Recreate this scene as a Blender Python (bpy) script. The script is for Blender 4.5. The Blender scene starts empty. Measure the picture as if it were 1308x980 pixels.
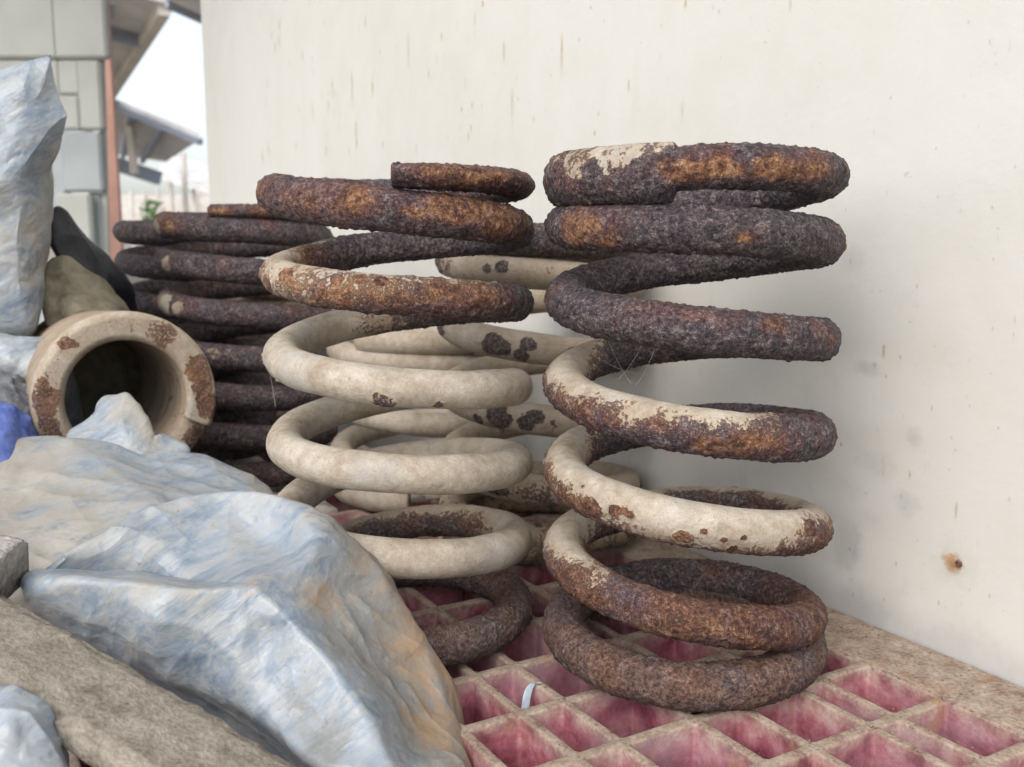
import bpy, bmesh, math, random
import numpy as np
from mathutils import Vector, Matrix
from mathutils.geometry import delaunay_2d_cdt

scene = bpy.context.scene
C = scene.collection

# ------------------------------------------------------------------ camera
PITCH = math.radians(8.35)
FOC = 1240.0                                   # focal length in photo pixels (photo 1308 x 980)
cam_d = bpy.data.cameras.new('camera')
cam = bpy.data.objects.new('camera', cam_d)
C.objects.link(cam)
cam.location = (0, 0, 0)
cam.rotation_euler = (math.radians(90) - PITCH, 0, 0)
cam_d.sensor_width = 36
cam_d.sensor_fit = 'HORIZONTAL'
cam_d.lens = FOC / 1308 * 36
cam_d.clip_start = 0.02
cam_d.clip_end = 500
cam_d.dof.use_dof = True
cam_d.dof.focus_distance = 0.50
cam_d.dof.aperture_fstop = 13
scene.camera = cam

# ------------------------------------------------------------------ sky, sun, exposure
SUN_EL, SUN_AZ = math.radians(44), math.radians(-154)      # light comes from behind-left of the camera
sx, sy, sz = (math.cos(SUN_EL) * math.sin(SUN_AZ), math.cos(SUN_EL) * math.cos(SUN_AZ), math.sin(SUN_EL))
world = bpy.data.worlds.new('World')
scene.world = world
world.use_nodes = True
wn = world.node_tree
for n in list(wn.nodes):
    wn.nodes.remove(n)
wo = wn.nodes.new('ShaderNodeOutputWorld')
wb = wn.nodes.new('ShaderNodeBackground')
wh = wn.nodes.new('ShaderNodeHueSaturation')
ws = wn.nodes.new('ShaderNodeTexSky')
ws.sky_type = 'NISHITA'
ws.sun_disc = False
ws.sun_elevation = SUN_EL
ws.sun_rotation = SUN_AZ
ws.dust_density = 3.0
wh.inputs['Saturation'].default_value = 0.42            # an overcast, milky sky
wb.inputs['Strength'].default_value = 0.15
wn.links.new(ws.outputs[0], wh.inputs['Color'])
wn.links.new(wh.outputs[0], wb.inputs['Color'])
wn.links.new(wb.outputs[0], wo.inputs['Surface'])
sun_d = bpy.data.lights.new('sun', 'SUN')
sun_d.energy = 0.5
sun_d.angle = math.radians(55)
sun_d.color = (1.0, 0.95, 0.88)
sun = bpy.data.objects.new('sun', sun_d)
sun.rotation_euler = Vector((sx, sy, sz)).to_track_quat('Z', 'Y').to_euler()
C.objects.link(sun)
scene.view_settings.view_transform = 'Standard'
scene.view_settings.look = 'None'
scene.view_settings.gamma = 1
scene.view_settings.exposure = 0.93
scene.render.engine = 'CYCLES'
scene.cycles.max_bounces = 6
scene.cycles.use_denoising = True

# ------------------------------------------------------------------ helpers
CP, SP = math.cos(PITCH), math.sin(PITCH)

def at(px, py, Y):
    """the point of the place seen at photo pixel (px, py) at the distance Y ahead"""
    u = (490 - py) / FOC
    dy = CP + u * SP
    return Vector(((px - 654) / FOC * Y / dy, Y, (-SP + u * CP) * Y / dy))

_A = math.radians(-59.5)
UX, UY = math.cos(_A), math.sin(_A)            # u runs along the wall towards the camera, v towards the wall

def uv(u, v, z=0.0):
    return Vector((u * UX - v * UY, u * UY + v * UX, z))

FLOOR = -0.2385                                # top of the pallet
GROUND = -0.40

def hash3(ix, iy, iz, seed):
    h = (ix.astype(np.uint32) * np.uint32(374761393) + iy.astype(np.uint32) * np.uint32(668265263)
         + iz.astype(np.uint32) * np.uint32(2147483647) + np.uint32((seed * 974711 + 12345) & 0xffffffff))
    h = (h ^ (h >> np.uint32(13))) * np.uint32(1274126177)
    h = (h ^ (h >> np.uint32(16))) * np.uint32(2246822519)
    return h ^ (h >> np.uint32(15))

def pnoise(P, seed=0):
    """gradient noise, about -1..1"""
    P = np.asarray(P, dtype=np.float64)
    i = np.floor(P).astype(np.int64)
    f = P - i
    w = f * f * f * (f * (f * 6 - 15) + 10)
    out = np.zeros(len(P))
    for dx in (0, 1):
        for dy in (0, 1):
            for dz in (0, 1):
                h = hash3(i[:, 0] + dx, i[:, 1] + dy, i[:, 2] + dz, seed)
                gx = (h & np.uint32(1023)).astype(np.float64) / 511.5 - 1
                gy = ((h >> np.uint32(10)) & np.uint32(1023)).astype(np.float64) / 511.5 - 1
                gz = ((h >> np.uint32(20)) & np.uint32(1023)).astype(np.float64) / 511.5 - 1
                d = gx * (f[:, 0] - dx) + gy * (f[:, 1] - dy) + gz * (f[:, 2] - dz)
                out += d * (w[:, 0] if dx else 1 - w[:, 0]) * (w[:, 1] if dy else 1 - w[:, 1]) * (w[:, 2] if dz else 1 - w[:, 2])
    return np.clip(out * 1.35, -1, 1)

def fbm(P, seed=0, octv=3, gain=0.5):
    P = np.asarray(P, dtype=np.float64)
    a, s, t = 1.0, np.zeros(len(P)), 0.0
    for k in range(octv):
        s += a * pnoise(P * (2.03 ** k) + 17.3 * k, seed + k)
        t += a
        a *= gain
    return s / t

FOLD_AX = np.array([0.76, 0.42, 0.50]) / np.linalg.norm([0.76, 0.42, 0.50])

def folds(P, seed, freq, n=6):
    """straight creases of crumpled film: triangle waves in several directions, each in patches of its own"""
    rr = np.random.RandomState(seed)
    out = np.zeros(len(P))
    for k in range(n):
        d = rr.normal(size=3)
        if k % 3:
            d -= 0.85 * FOLD_AX * (d @ FOLD_AX)
        d /= np.linalg.norm(d)
        f = freq * rr.uniform(.6, 1.5)
        x = P @ d * f + 0.35 * fbm(P * freq * 0.5 + k, seed + k, 2) + rr.uniform()
        tri = 1 - 2 * np.abs((x % 1.0) - 0.5)
        tri = tri ** 2.0
        m = sstep(0.0, 0.35, pnoise(P * freq * 0.45 + 11 * k, seed + 30 + k))
        out += tri * m / f * freq
    return out

def sstep(a, b, x):
    t = np.clip((x - a) / (b - a), 0, 1)
    return t * t * (3 - 2 * t)

def tag(o, label=None, cat=None, group=None, kind=None):
    if label: o['label'] = label
    if cat: o['category'] = cat
    if group: o['group'] = group
    if kind: o['kind'] = kind
    return o

def empty(name, loc=(0, 0, 0), rz=0.0):
    o = bpy.data.objects.new(name, None)
    o.location = loc
    o.rotation_euler = (0, 0, rz)
    o.empty_display_size = 0.02
    C.objects.link(o)
    return o

def link(name, me, mat, parent=None, smooth=True):
    o = bpy.data.objects.new(name, me)
    C.objects.link(o)
    if mat is not None and not me.materials:
        me.materials.append(mat)
    if smooth:
        me.polygons.foreach_set('use_smooth', [True] * len(me.polygons))
    if parent is not None:
        o.parent = parent
    return o

def from_np(name, verts, faces, attrs=None):
    me = bpy.data.meshes.new(name)
    faces = np.asarray(faces, dtype=np.int32)
    k = faces.shape[1]
    me.vertices.add(len(verts))
    me.vertices.foreach_set('co', np.asarray(verts, dtype=np.float32).ravel())
    me.loops.add(faces.size)
    me.loops.foreach_set('vertex_index', faces.ravel())
    me.polygons.add(len(faces))
    me.polygons.foreach_set('loop_start', np.arange(len(faces), dtype=np.int32) * k)
    me.update(calc_edges=True)
    me.validate()
    for n, v in (attrs or {}).items():
        a = me.attributes.new(n, 'FLOAT', 'POINT')
        a.data.foreach_set('value', np.asarray(v, dtype=np.float32))
    return me

def bm_mesh(bm, name):
    me = bpy.data.meshes.new(name)
    bmesh.ops.recalc_face_normals(bm, faces=bm.faces)
    bm.to_mesh(me)
    bm.free()
    return me

def box_bm(size, bevel=0.0, loc=(0, 0, 0), rot=None, bm=None, seg=1):
    own = bmesh.new()
    bmesh.ops.create_cube(own, size=1)
    bmesh.ops.scale(own, vec=size, verts=own.verts)
    if bevel > 0:
        bmesh.ops.bevel(own, geom=list(own.edges), offset=bevel, segments=seg, affect='EDGES')
    M = Matrix.Translation(loc) @ (rot.to_4x4() if rot is not None else Matrix.Identity(4))
    bmesh.ops.transform(own, matrix=M, verts=own.verts)
    if bm is None:
        return own
    tmp = bpy.data.meshes.new('tmp')
    own.to_mesh(tmp); own.free()
    bm.from_mesh(tmp)
    bpy.data.meshes.remove(tmp)
    return bm

def beam_bm(a, b, w, h, bm=None):
    """a straight bar of section w x h from a to b"""
    a, b = Vector(a), Vector(b)
    d = b - a
    q = d.to_track_quat('Y', 'Z').to_matrix()
    return box_bm((w, d.length, h), 0, (a + b) / 2, q, bm)

def slab_bm(corners, thick, bm=None):
    """a flat slab: four corner points of its underside, thickness upwards"""
    own = bm if bm is not None else bmesh.new()
    lo = [own.verts.new(c) for c in corners]
    hi = [own.verts.new(Vector(c) + Vector((0, 0, thick))) for c in corners]
    own.faces.new(lo); own.faces.new(hi[::-1])
    n = len(corners)
    for i in range(n):
        own.faces.new((lo[i], hi[i], hi[(i + 1) % n], lo[(i + 1) % n]))
    return own

# ------------------------------------------------------------------ node helper
class NT:
    def __init__(self, name):
        self.m = bpy.data.materials.new(name)
        self.m.use_nodes = True
        self.t = self.m.node_tree
        for n in list(self.t.nodes):
            self.t.nodes.remove(n)
        self.out = self.t.nodes.new('ShaderNodeOutputMaterial')
        self.b = self.t.nodes.new('ShaderNodeBsdfPrincipled')
        self.t.links.new(self.b.outputs[0], self.out.inputs['Surface'])
        tc = self.t.nodes.new('ShaderNodeTexCoord')
        self.obj = tc.outputs['Object']
    def put(self, sock, v):
        if hasattr(v, 'is_output'):
            self.t.links.new(v, sock)
        elif isinstance(v, (tuple, list)) and len(v) == 3 and sock.type == 'RGBA':
            sock.default_value = (*v, 1)
        else:
            sock.default_value = v
    def noise(self, scale, detail=4, rough=0.55, vec=None, dist=0.0):
        n = self.t.nodes.new('ShaderNodeTexNoise')
        self.put(n.inputs['Vector'], vec or self.obj)
        n.inputs['Scale'].default_value = scale
        n.inputs['Detail'].default_value = detail
        n.inputs['Roughness'].default_value = rough
        n.inputs['Distortion'].default_value = dist
        return n.outputs['Fac']
    def voro(self, scale, vec=None, feat='F1', out='Distance'):
        n = self.t.nodes.new('ShaderNodeTexVoronoi')
        n.feature = feat
        self.put(n.inputs['Vector'], vec or self.obj)
        n.inputs['Scale'].default_value = scale
        return n.outputs[out]
    def scale(self, s, vec=None, rot=(0, 0, 0)):
        n = self.t.nodes.new('ShaderNodeMapping')
        n.inputs['Scale'].default_value = s
        n.inputs['Rotation'].default_value = rot
        self.put(n.inputs['Vector'], vec or self.obj)
        return n.outputs[0]
    def math(self, op, a, b=0.0, c=0.0, clamp=False):
        n = self.t.nodes.new('ShaderNodeMath')
        n.operation = op
        n.use_clamp = clamp
        for i, v in enumerate((a, b, c)):
            self.put(n.inputs[i], v)
        return n.outputs[0]
    def map(self, v, a, b, c=0.0, d=1.0, smooth=True):
        n = self.t.nodes.new('ShaderNodeMapRange')
        n.interpolation_type = 'SMOOTHSTEP' if smooth else 'LINEAR'
        self.put(n.inputs[0], v)
        for i, x in enumerate((a, b, c, d)):
            n.inputs[i + 1].default_value = x
        return n.outputs[0]
    def mix(self, f, a, b, mode='MIX'):
        n = self.t.nodes.new('ShaderNodeMix')
        n.data_type = 'RGBA'
        n.blend_type = mode
        self.put(n.inputs[0], f)
        self.put(n.inputs[6], a)
        self.put(n.inputs[7], b)
        return n.outputs[2]
    def ramp(self, f, stops):
        n = self.t.nodes.new('ShaderNodeValToRGB')
        e = n.color_ramp.elements
        while len(e) < len(stops):
            e.new(0.5)
        for k, (p, c) in enumerate(stops):
            e[k].position = p
            e[k].color = (*c, 1)
        self.put(n.inputs[0], f)
        return n.outputs[0]
    def attr(self, name):
        n = self.t.nodes.new('ShaderNodeAttribute')
        n.attribute_name = name
        return n.outputs['Fac']
    def sep(self, vec):
        n = self.t.nodes.new('ShaderNodeSeparateXYZ')
        self.put(n.inputs[0], vec)
        return n.outputs
    def normal(self):
        return self.t.nodes.new('ShaderNodeNewGeometry').outputs['Normal']
    def bump(self, h, strength=0.5, dist=0.001, prev=None):
        n = self.t.nodes.new('ShaderNodeBump')
        n.inputs['Strength'].default_value = strength
        n.inputs['Distance'].default_value = dist
        self.put(n.inputs['Height'], h)
        if prev is not None:
            self.put(n.inputs['Normal'], prev)
        return n.outputs[0]
    def done(self, col, rough=0.8, normal=None, spec=0.3, **kw):
        self.put(self.b.inputs['Base Color'], col)
        self.put(self.b.inputs['Roughness'], rough)
        self.put(self.b.inputs['Specular IOR Level'], spec)
        if normal is not None:
            self.put(self.b.inputs['Normal'], normal)
        for k, v in kw.items():
            self.put(self.b.inputs[k.replace('_', ' ')], v)
        return self.m

# ------------------------------------------------------------------ materials
def steel_material():
    n = NT('rusty_steel')
    big, mid, fine, grain = n.noise(40, 4, 0.6), n.noise(150, 6, 0.68), n.noise(480, 4, 0.65), n.noise(1300, 3, 0.65)
    r = n.math('ADD', n.attr('rust'), n.math('MULTIPLY', n.math('SUBTRACT', fine, 0.5), 1.0))
    r = n.math('ADD', r, n.math('MULTIPLY', n.math('SUBTRACT', mid, 0.5), 0.8))
    rust = n.map(r, 0.40, 0.56)
    halo = n.map(r, 0.20, 0.50)                                   # orange bleeding round the rust
    paint = n.ramp(n.math('ADD', n.math('MULTIPLY', big, 0.45), n.math('MULTIPLY', mid, 0.55)),
                   [(0.34, (0.25, 0.205, 0.150)), (0.48, (0.385, 0.335, 0.265)), (0.62, (0.50, 0.455, 0.385))])
    paint = n.mix(n.map(grain, 0.50, 0.66, 0, 0.5), paint, (0.24, 0.18, 0.125))
    paint = n.mix(n.map(n.noise(30, 4, 0.6), 0.52, 0.72, 0, 0.5), paint, (0.34, 0.335, 0.335))
    paint = n.mix(n.map(n.noise(260, 4, 0.7), 0.62, 0.72, 0, 0.6), paint, (0.20, 0.145, 0.10))
    paint = n.mix(n.math('MULTIPLY', n.attr('dust'), 0.8), paint, (0.24, 0.18, 0.125))  # real dust, and the painted bore shade of the lying spring
    paint = n.mix(n.math('MULTIPLY', halo, 0.5), paint, n.mix(mid, (0.36, 0.19, 0.095), (0.33, 0.235, 0.15)))
    mf = n.math('ADD', n.math('MULTIPLY', mid, 0.28), n.math('ADD', n.math('MULTIPLY', fine, 0.40), n.math('MULTIPLY', grain, 0.32)))
    rusty = n.ramp(mf, [(0.37, (0.012, 0.008, 0.009)), (0.44, (0.050, 0.023, 0.022)), (0.50, (0.110, 0.048, 0.034)),
                        (0.56, (0.22, 0.110, 0.062)), (0.64, (0.46, 0.31, 0.20))])
    bright = n.ramp(mf, [(0.38, (0.055, 0.024, 0.020)), (0.46, (0.19, 0.080, 0.038)), (0.53, (0.30, 0.155, 0.080)), (0.62, (0.52, 0.365, 0.235))])
    of = n.math('ADD', n.attr('orange'), n.math('MULTIPLY', n.math('SUBTRACT', big, 0.5), 1.2))
    rusty = n.mix(n.math('MULTIPLY', n.map(of, 0.25, 0.75), n.map(mid, 0.36, 0.54)), rusty, bright)
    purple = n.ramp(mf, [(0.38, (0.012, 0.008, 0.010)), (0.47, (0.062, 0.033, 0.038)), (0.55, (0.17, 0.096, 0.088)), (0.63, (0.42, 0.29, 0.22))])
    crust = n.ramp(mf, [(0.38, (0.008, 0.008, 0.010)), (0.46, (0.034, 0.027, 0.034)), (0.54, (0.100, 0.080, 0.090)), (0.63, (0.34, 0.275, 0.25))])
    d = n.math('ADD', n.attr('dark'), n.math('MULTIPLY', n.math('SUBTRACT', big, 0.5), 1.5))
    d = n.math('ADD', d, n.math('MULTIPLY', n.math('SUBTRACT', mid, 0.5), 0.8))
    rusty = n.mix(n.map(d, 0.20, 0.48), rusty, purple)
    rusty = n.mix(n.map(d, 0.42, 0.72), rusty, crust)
    speck = n.map(n.voro(520), 0.08, 0.26, 1, 0)
    rusty = n.mix(n.math('MULTIPLY', speck, n.map(mid, 0.46, 0.60, 0, 0.7)), rusty, (0.42, 0.31, 0.20))
    rusty = n.mix(n.math('MULTIPLY', n.attr('dust'), n.map(fine, 0.38, 0.62, 0.1, 0.8)), rusty, (0.170, 0.125, 0.088))
    col = n.mix(rust, paint, rusty)
    h = n.math('ADD', n.math('MULTIPLY', fine, 0.75), n.math('MULTIPLY', grain, 0.5))
    nb = n.bump(n.math('MULTIPLY', h, n.math('ADD', n.math('MULTIPLY', rust, 0.80), 0.35)), 0.85, 0.0026)
    return n.done(col, n.mix(rust, (0.85, 0.85, 0.85), n.map(grain, 0.4, 0.7, 0.55, 0.95)), nb, 0.30)

def tarp_material():
    n = NT('dirty_plastic_sheet')
    # coordinates that follow the pull of the film, so that its streaks and fine wrinkles run one way
    def dot(v):
        q = n.t.nodes.new('ShaderNodeVectorMath'); q.operation = 'DOT_PRODUCT'
        n.put(q.inputs[0], n.obj); q.inputs[1].default_value = v
        return q.outputs['Value']
    cmb = n.t.nodes.new('ShaderNodeCombineXYZ')
    ax = Vector((0.76, 0.42, 0.50)).normalized()
    bx = ax.cross(Vector((0, 0, 1))).normalized()
    cx = ax.cross(bx)
    for k, (v, sc) in enumerate(((ax, 0.22), (bx, 1.0), (cx, 1.0))):
        n.put(cmb.inputs[k], n.math('MULTIPLY', dot(v), sc))
    al = cmb.outputs[0]
    big, mid, fine = n.noise(16, 4, 0.6), n.noise(60, 5, 0.6, None, 0.5), n.noise(420, 4, 0.6)
    streak = n.noise(75, 6, 0.66, al, 0.5)
    fstreak = n.noise(230, 4, 0.6, al, 0.3)
    base = n.math('ADD', n.math('MULTIPLY', streak, 0.6), n.math('MULTIPLY', big, 0.4))
    blue = n.ramp(base, [(0.34, (0.105, 0.142, 0.190)), (0.47, (0.195, 0.240, 0.290)), (0.60, (0.295, 0.335, 0.375))])
    dusty = n.math('ADD', n.math('MULTIPLY', mid, 0.5), n.math('MULTIPLY', fstreak, 0.5))
    col = n.mix(n.map(dusty, 0.44, 0.60, 0, 0.7), blue, (0.32, 0.33, 0.325))
    sand = n.mix(n.map(big, 0.35, 0.65), (0.38, 0.35, 0.30), (0.27, 0.24, 0.195))
    dirt = n.math('ADD', n.attr('dirt'), n.math('MULTIPLY', n.math('SUBTRACT', streak, 0.5), 1.8))
    dirt = n.math('ADD', dirt, n.math('MULTIPLY', n.math('SUBTRACT', fine, 0.5), 0.7))
    col = n.mix(n.map(dirt, 0.25, 0.95, 0, 0.85), col, sand)
    gr = n.math('ADD', n.attr('grey'), n.math('MULTIPLY', n.math('SUBTRACT', mid, 0.5), 1.6))
    col = n.mix(n.map(gr, 0.12, 0.60, 0, 0.9), col, n.mix(fine, (0.165, 0.175, 0.175), (0.26, 0.265, 0.255)))
    ochre = n.math('ADD', n.attr('ochre'), n.math('MULTIPLY', n.math('SUBTRACT', n.noise(46, 6, 0.68, None, 0.4), 0.5), 2.2))
    ochre = n.math('ADD', ochre, n.math('MULTIPLY', n.math('SUBTRACT', fine, 0.5), 0.6))
    col = n.mix(n.map(ochre, 0.36, 0.95, 0, 0.85), col, n.mix(mid, (0.25, 0.155, 0.085), (0.40, 0.28, 0.17)))
    col = n.mix(n.map(n.noise(240, 3), 0.68, 0.74, 0, 0.5), col, (0.16, 0.12, 0.09))
    h = n.math('ADD', n.math('MULTIPLY', streak, 0.9), n.math('ADD', n.math('MULTIPLY', fine, 0.10), n.math('MULTIPLY', fstreak, 0.45)))
    nb = n.bump(h, 0.40, 0.0026)
    vw = n.t.nodes.new('ShaderNodeVectorMath'); vw.operation = 'MULTIPLY_ADD'
    nc = n.t.nodes.new('ShaderNodeTexNoise'); nc.inputs['Scale'].default_value = 20; nc.inputs['Detail'].default_value = 2
    n.put(nc.inputs['Vector'], n.obj)
    n.put(vw.inputs[0], nc.outputs['Color']); vw.inputs[1].default_value = (0.03, 0.03, 0.03); n.put(vw.inputs[2], n.obj)
    cre = n.map(n.voro(24, vw.outputs[0], 'DISTANCE_TO_EDGE'), 0.0, 0.12, 1, 0)
    cm = n.map(n.noise(11, 3), 0.48, 0.66)
    nb = n.bump(n.math('MULTIPLY', cre, cm), 0.30, 0.002, nb)
    return n.done(col, n.map(dirt, 0.2, 0.8, 0.30, 0.60), nb, 0.5)

def plain_sheet(name, c1, c2, rough=0.55, scale=60.0):
    n = NT(name)
    mid = n.noise(scale, 5, 0.65, None, 0.5)
    col = n.ramp(mid, [(0.3, c1), (0.7, c2)])
    nb = n.bump(n.math('ADD', mid, n.math('MULTIPLY', n.noise(scale * 5, 4), 0.25)), 0.5, 0.004)
    return n.done(col, rough, nb, 0.4)

def pallet_material():
    n = NT('dusty_pink_plastic')
    z = n.sep(n.obj)[2]
    nz = n.sep(n.normal())[2]
    mid, fine, big = n.noise(70, 5, 0.6), n.noise(420, 4, 0.6), n.noise(14, 3)
    pink = n.ramp(mid, [(0.32, (0.15, 0.036, 0.052)), (0.50, (0.31, 0.100, 0.128)), (0.68, (0.45, 0.235, 0.25))])
    pink = n.mix(n.map(big, 0.45, 0.68, 0, 0.5), pink, (0.33, 0.24, 0.27))
    dust = n.ramp(n.math('ADD', n.math('MULTIPLY', mid, 0.5), n.math('MULTIPLY', fine, 0.5)),
                  [(0.34, (0.15, 0.105, 0.075)), (0.5, (0.285, 0.22, 0.168)), (0.66, (0.41, 0.34, 0.275))])
    rim = n.map(n.math('ADD', z, n.math('MULTIPLY', n.math('SUBTRACT', mid, 0.5), 0.020)), -0.0105, 0.0015)
    top = n.map(nz, 0.25, 0.8)
    low = n.map(z, -0.085, -0.060, 0.35, 1)
    f = n.math('MAXIMUM', n.math('MULTIPLY', rim, 0.75), n.math('MULTIPLY', top, n.map(n.math('ADD', mid, n.math('MULTIPLY', fine, 0.4)), 0.40, 0.66, 0.40, 1.0)))
    col = n.mix(f, pink, dust)
    col = n.mix(n.map(n.noise(38, 4), 0.60, 0.72, 0, 0.75), col, n.mix(fine, (0.33, 0.14, 0.06), (0.30, 0.20, 0.13)))
    nb = n.bump(n.math('ADD', mid, n.math('MULTIPLY', fine, 0.5)), 0.5, 0.002)
    return n.done(col, n.map(f, 0, 1, 0.42, 0.92), nb, 0.35)

def wall_material():
    n = NT('cream_wall_paint')
    big, mid, fine = n.noise(2.6, 4), n.noise(18, 5, 0.6), n.noise(170, 4, 0.6)
    col = n.ramp(n.math('ADD', n.math('MULTIPLY', big, 0.6), n.math('MULTIPLY', mid, 0.4)),
                 [(0.32, (0.55, 0.54, 0.485)), (0.52, (0.595, 0.588, 0.545)), (0.70, (0.615, 0.612, 0.585))])
    streak = n.noise(26, 4, 0.6, n.scale((1.0, 1.0, 0.10)))
    col = n.mix(n.map(streak, 0.60, 0.78, 0, 0.13), col, (0.50, 0.44, 0.32))
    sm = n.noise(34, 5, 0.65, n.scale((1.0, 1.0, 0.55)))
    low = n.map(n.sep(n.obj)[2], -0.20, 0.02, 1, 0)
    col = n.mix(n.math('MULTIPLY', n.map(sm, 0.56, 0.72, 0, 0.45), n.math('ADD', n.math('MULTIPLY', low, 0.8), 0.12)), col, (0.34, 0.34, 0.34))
    col = n.mix(n.map(n.noise(120, 2), 0.70, 0.76, 0, 0.45), col, (0.38, 0.33, 0.25))
    # a greyer strip where the wall meets the pallet
    base_strip = n.math('MULTIPLY', n.map(n.math('ADD', n.sep(n.obj)[2], n.math('MULTIPLY', n.math('SUBTRACT', mid, 0.5), 0.05)), -0.238, -0.205, 1, 0), 0.55)
    col = n.mix(base_strip, col, (0.36, 0.36, 0.37))
    nb = n.bump(n.math('ADD', mid, n.math('MULTIPLY', fine, 0.35)), 0.25, 0.0025)
    return n.done(col, 0.62, nb, 0.35)

def stain_material(name, c, strength=0.75):
    """a dried mark on the paint: thin at its edge"""
    n = NT(name)
    f = n.math('MULTIPLY', n.map(n.math('ADD', n.attr('core'), n.math('MULTIPLY', n.math('SUBTRACT', n.noise(260, 4), 0.5), 0.5)), 0.10, 1.05), strength)
    n.done(n.mix(n.noise(120, 4), c, tuple(x * 1.5 for x in c)), 0.8, None, 0.2)
    n.put(n.b.inputs['Alpha'], f)
    return n.m

def rough_material(name, c1, c2, c3, scale=60.0, bump=0.6, dist=0.003, rough=0.92):
    n = NT(name)
    mid, fine, big = n.noise(scale, 6, 0.65), n.noise(scale * 6, 4, 0.6), n.noise(scale * 0.22, 3)
    col = n.ramp(n.math('ADD', n.math('MULTIPLY', mid, 0.6), n.math('MULTIPLY', fine, 0.4)), [(0.32, c1), (0.5, c2), (0.68, c3)])
    col = n.mix(n.map(big, 0.45, 0.65, 0, 0.4), col, n.mix(mid, c1, c2))
    nb = n.bump(n.math('ADD', mid, n.math('MULTIPLY', fine, 0.5)), bump, dist)
    return n.done(col, rough, nb, 0.25)

def flat_material(name, c, rough=0.7, var=0.15, scale=8.0):
    n = NT(name)
    f = n.noise(scale, 4)
    col = n.mix(n.map(f, 0.35, 0.65), tuple(x * (1 - var) for x in c), tuple(min(1, x * (1 + var)) for x in c))
    return n.done(col, rough, None, 0.3)

M_STEEL = steel_material()
M_TARP = tarp_material()
M_PALLET = pallet_material()
M_WALL = wall_material()
M_DRIP = stain_material('dried_tan_drip', (0.47, 0.39, 0.26), 0.6)
M_FLECK = stain_material('grey_fleck', (0.33, 0.31, 0.28), 0.40)
M_RUSTSTAIN = stain_material('rust_stain', (0.42, 0.21, 0.075), 0.85)
M_PALE = stain_material('chalky_ring', (0.60, 0.57, 0.50), 0.35)
M_PLANK = rough_material('dusty_weathered_board', (0.11, 0.095, 0.075), (0.26, 0.23, 0.19), (0.40, 0.365, 0.315), 75, 0.7, 0.003)
M_STONE = rough_material('broken_concrete', (0.10, 0.09, 0.085), (0.30, 0.28, 0.26), (0.48, 0.46, 0.43), 60, 0.8, 0.004)
M_CRUMB = rough_material('dry_dirt', (0.12, 0.085, 0.06), (0.24, 0.18, 0.13), (0.36, 0.29, 0.22), 160, 0.5, 0.002)
M_YARD = rough_material('yard_dirt', (0.18, 0.15, 0.12), (0.28, 0.25, 0.21), (0.36, 0.33, 0.29), 1.2, 0.3, 0.02)
M_BLUE = plain_sheet('bright_blue_sheet', (0.045, 0.075, 0.27), (0.13, 0.19, 0.46))
M_BLACK = plain_sheet('black_rubber_sheet', (0.006, 0.007, 0.012), (0.018, 0.020, 0.030), 0.5, 40)
M_BROWN = plain_sheet('olive_brown_canvas', (0.10, 0.085, 0.055), (0.30, 0.265, 0.19), 0.8, 45)
M_BLOCK = flat_material('pale_grey_block', (0.43, 0.44, 0.41), 0.9, 0.06, 5)
M_BLOCK2 = flat_material('blue_grey_block', (0.36, 0.39, 0.40), 0.9, 0.10, 5)
M_PINK = flat_material('red_oxide_post', (0.62, 0.36, 0.29), 0.7, 0.12, 6)
M_ROOF = flat_material('grey_roof_sheet', (0.62, 0.61, 0.60), 0.6, 0.12, 2)
M_ROOFB = flat_material('blue_grey_steel', (0.27, 0.30, 0.37), 0.6, 0.10, 2)
M_POLE = flat_material('pale_pole', (0.62, 0.58, 0.52), 0.7, 0.1, 2)
M_FAR = flat_material('pale_fence', (0.60, 0.57, 0.53), 0.8, 0.1, 2)
M_LEAF = flat_material('bright_leaf', (0.12, 0.32, 0.05), 0.6, 0.3, 20)
M_STRIP = flat_material('pale_blue_plastic', (0.42, 0.50, 0.58), 0.35, 0.12, 200)
M_WEB = flat_material('cobweb', (0.65, 0.62, 0.56), 0.6, 0.05, 20)

# ------------------------------------------------------------------ the setting
gs = bmesh.new()
bmesh.ops.create_grid(gs, x_segments=12, y_segments=12, size=120)
g = link('ground', bm_mesh(gs, 'ground'), M_YARD, None, False)
g.location = (0, 60, GROUND)
tag(g, kind='structure')

# the cream wall: a long straight wall that ends to the left
wall_obj = empty('painted_wall', uv(-0.7, 0.4895, 0))
wall_obj.rotation_euler = (0, 0, _A)
tag(wall_obj, 'cream painted wall behind the springs, flecked with tan drips', 'wall')
wu0, wu1 = -2.05, 0.55
bm = bmesh.new()
nx, nz = 60, 40
box_bm((wu1 - wu0, 0.14, 2.6), 0.004, ((wu0 + wu1) / 2 + 0.7, 0.07, GROUND + 1.3), None, bm)
link('wall_body', bm_mesh(bm, 'wall_body'), M_WALL, wall_obj, False)

def wall_hit(px, py):
    """local wall coordinates (x along, z) of the point seen at a photo pixel"""
    d = at(px, py, 1.0)
    vdir = d.x * -UY + d.y * UX
    p = d * (0.4895 / vdir)
    return (p.x * UX + p.y * UY + 0.7, p.z)

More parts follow.
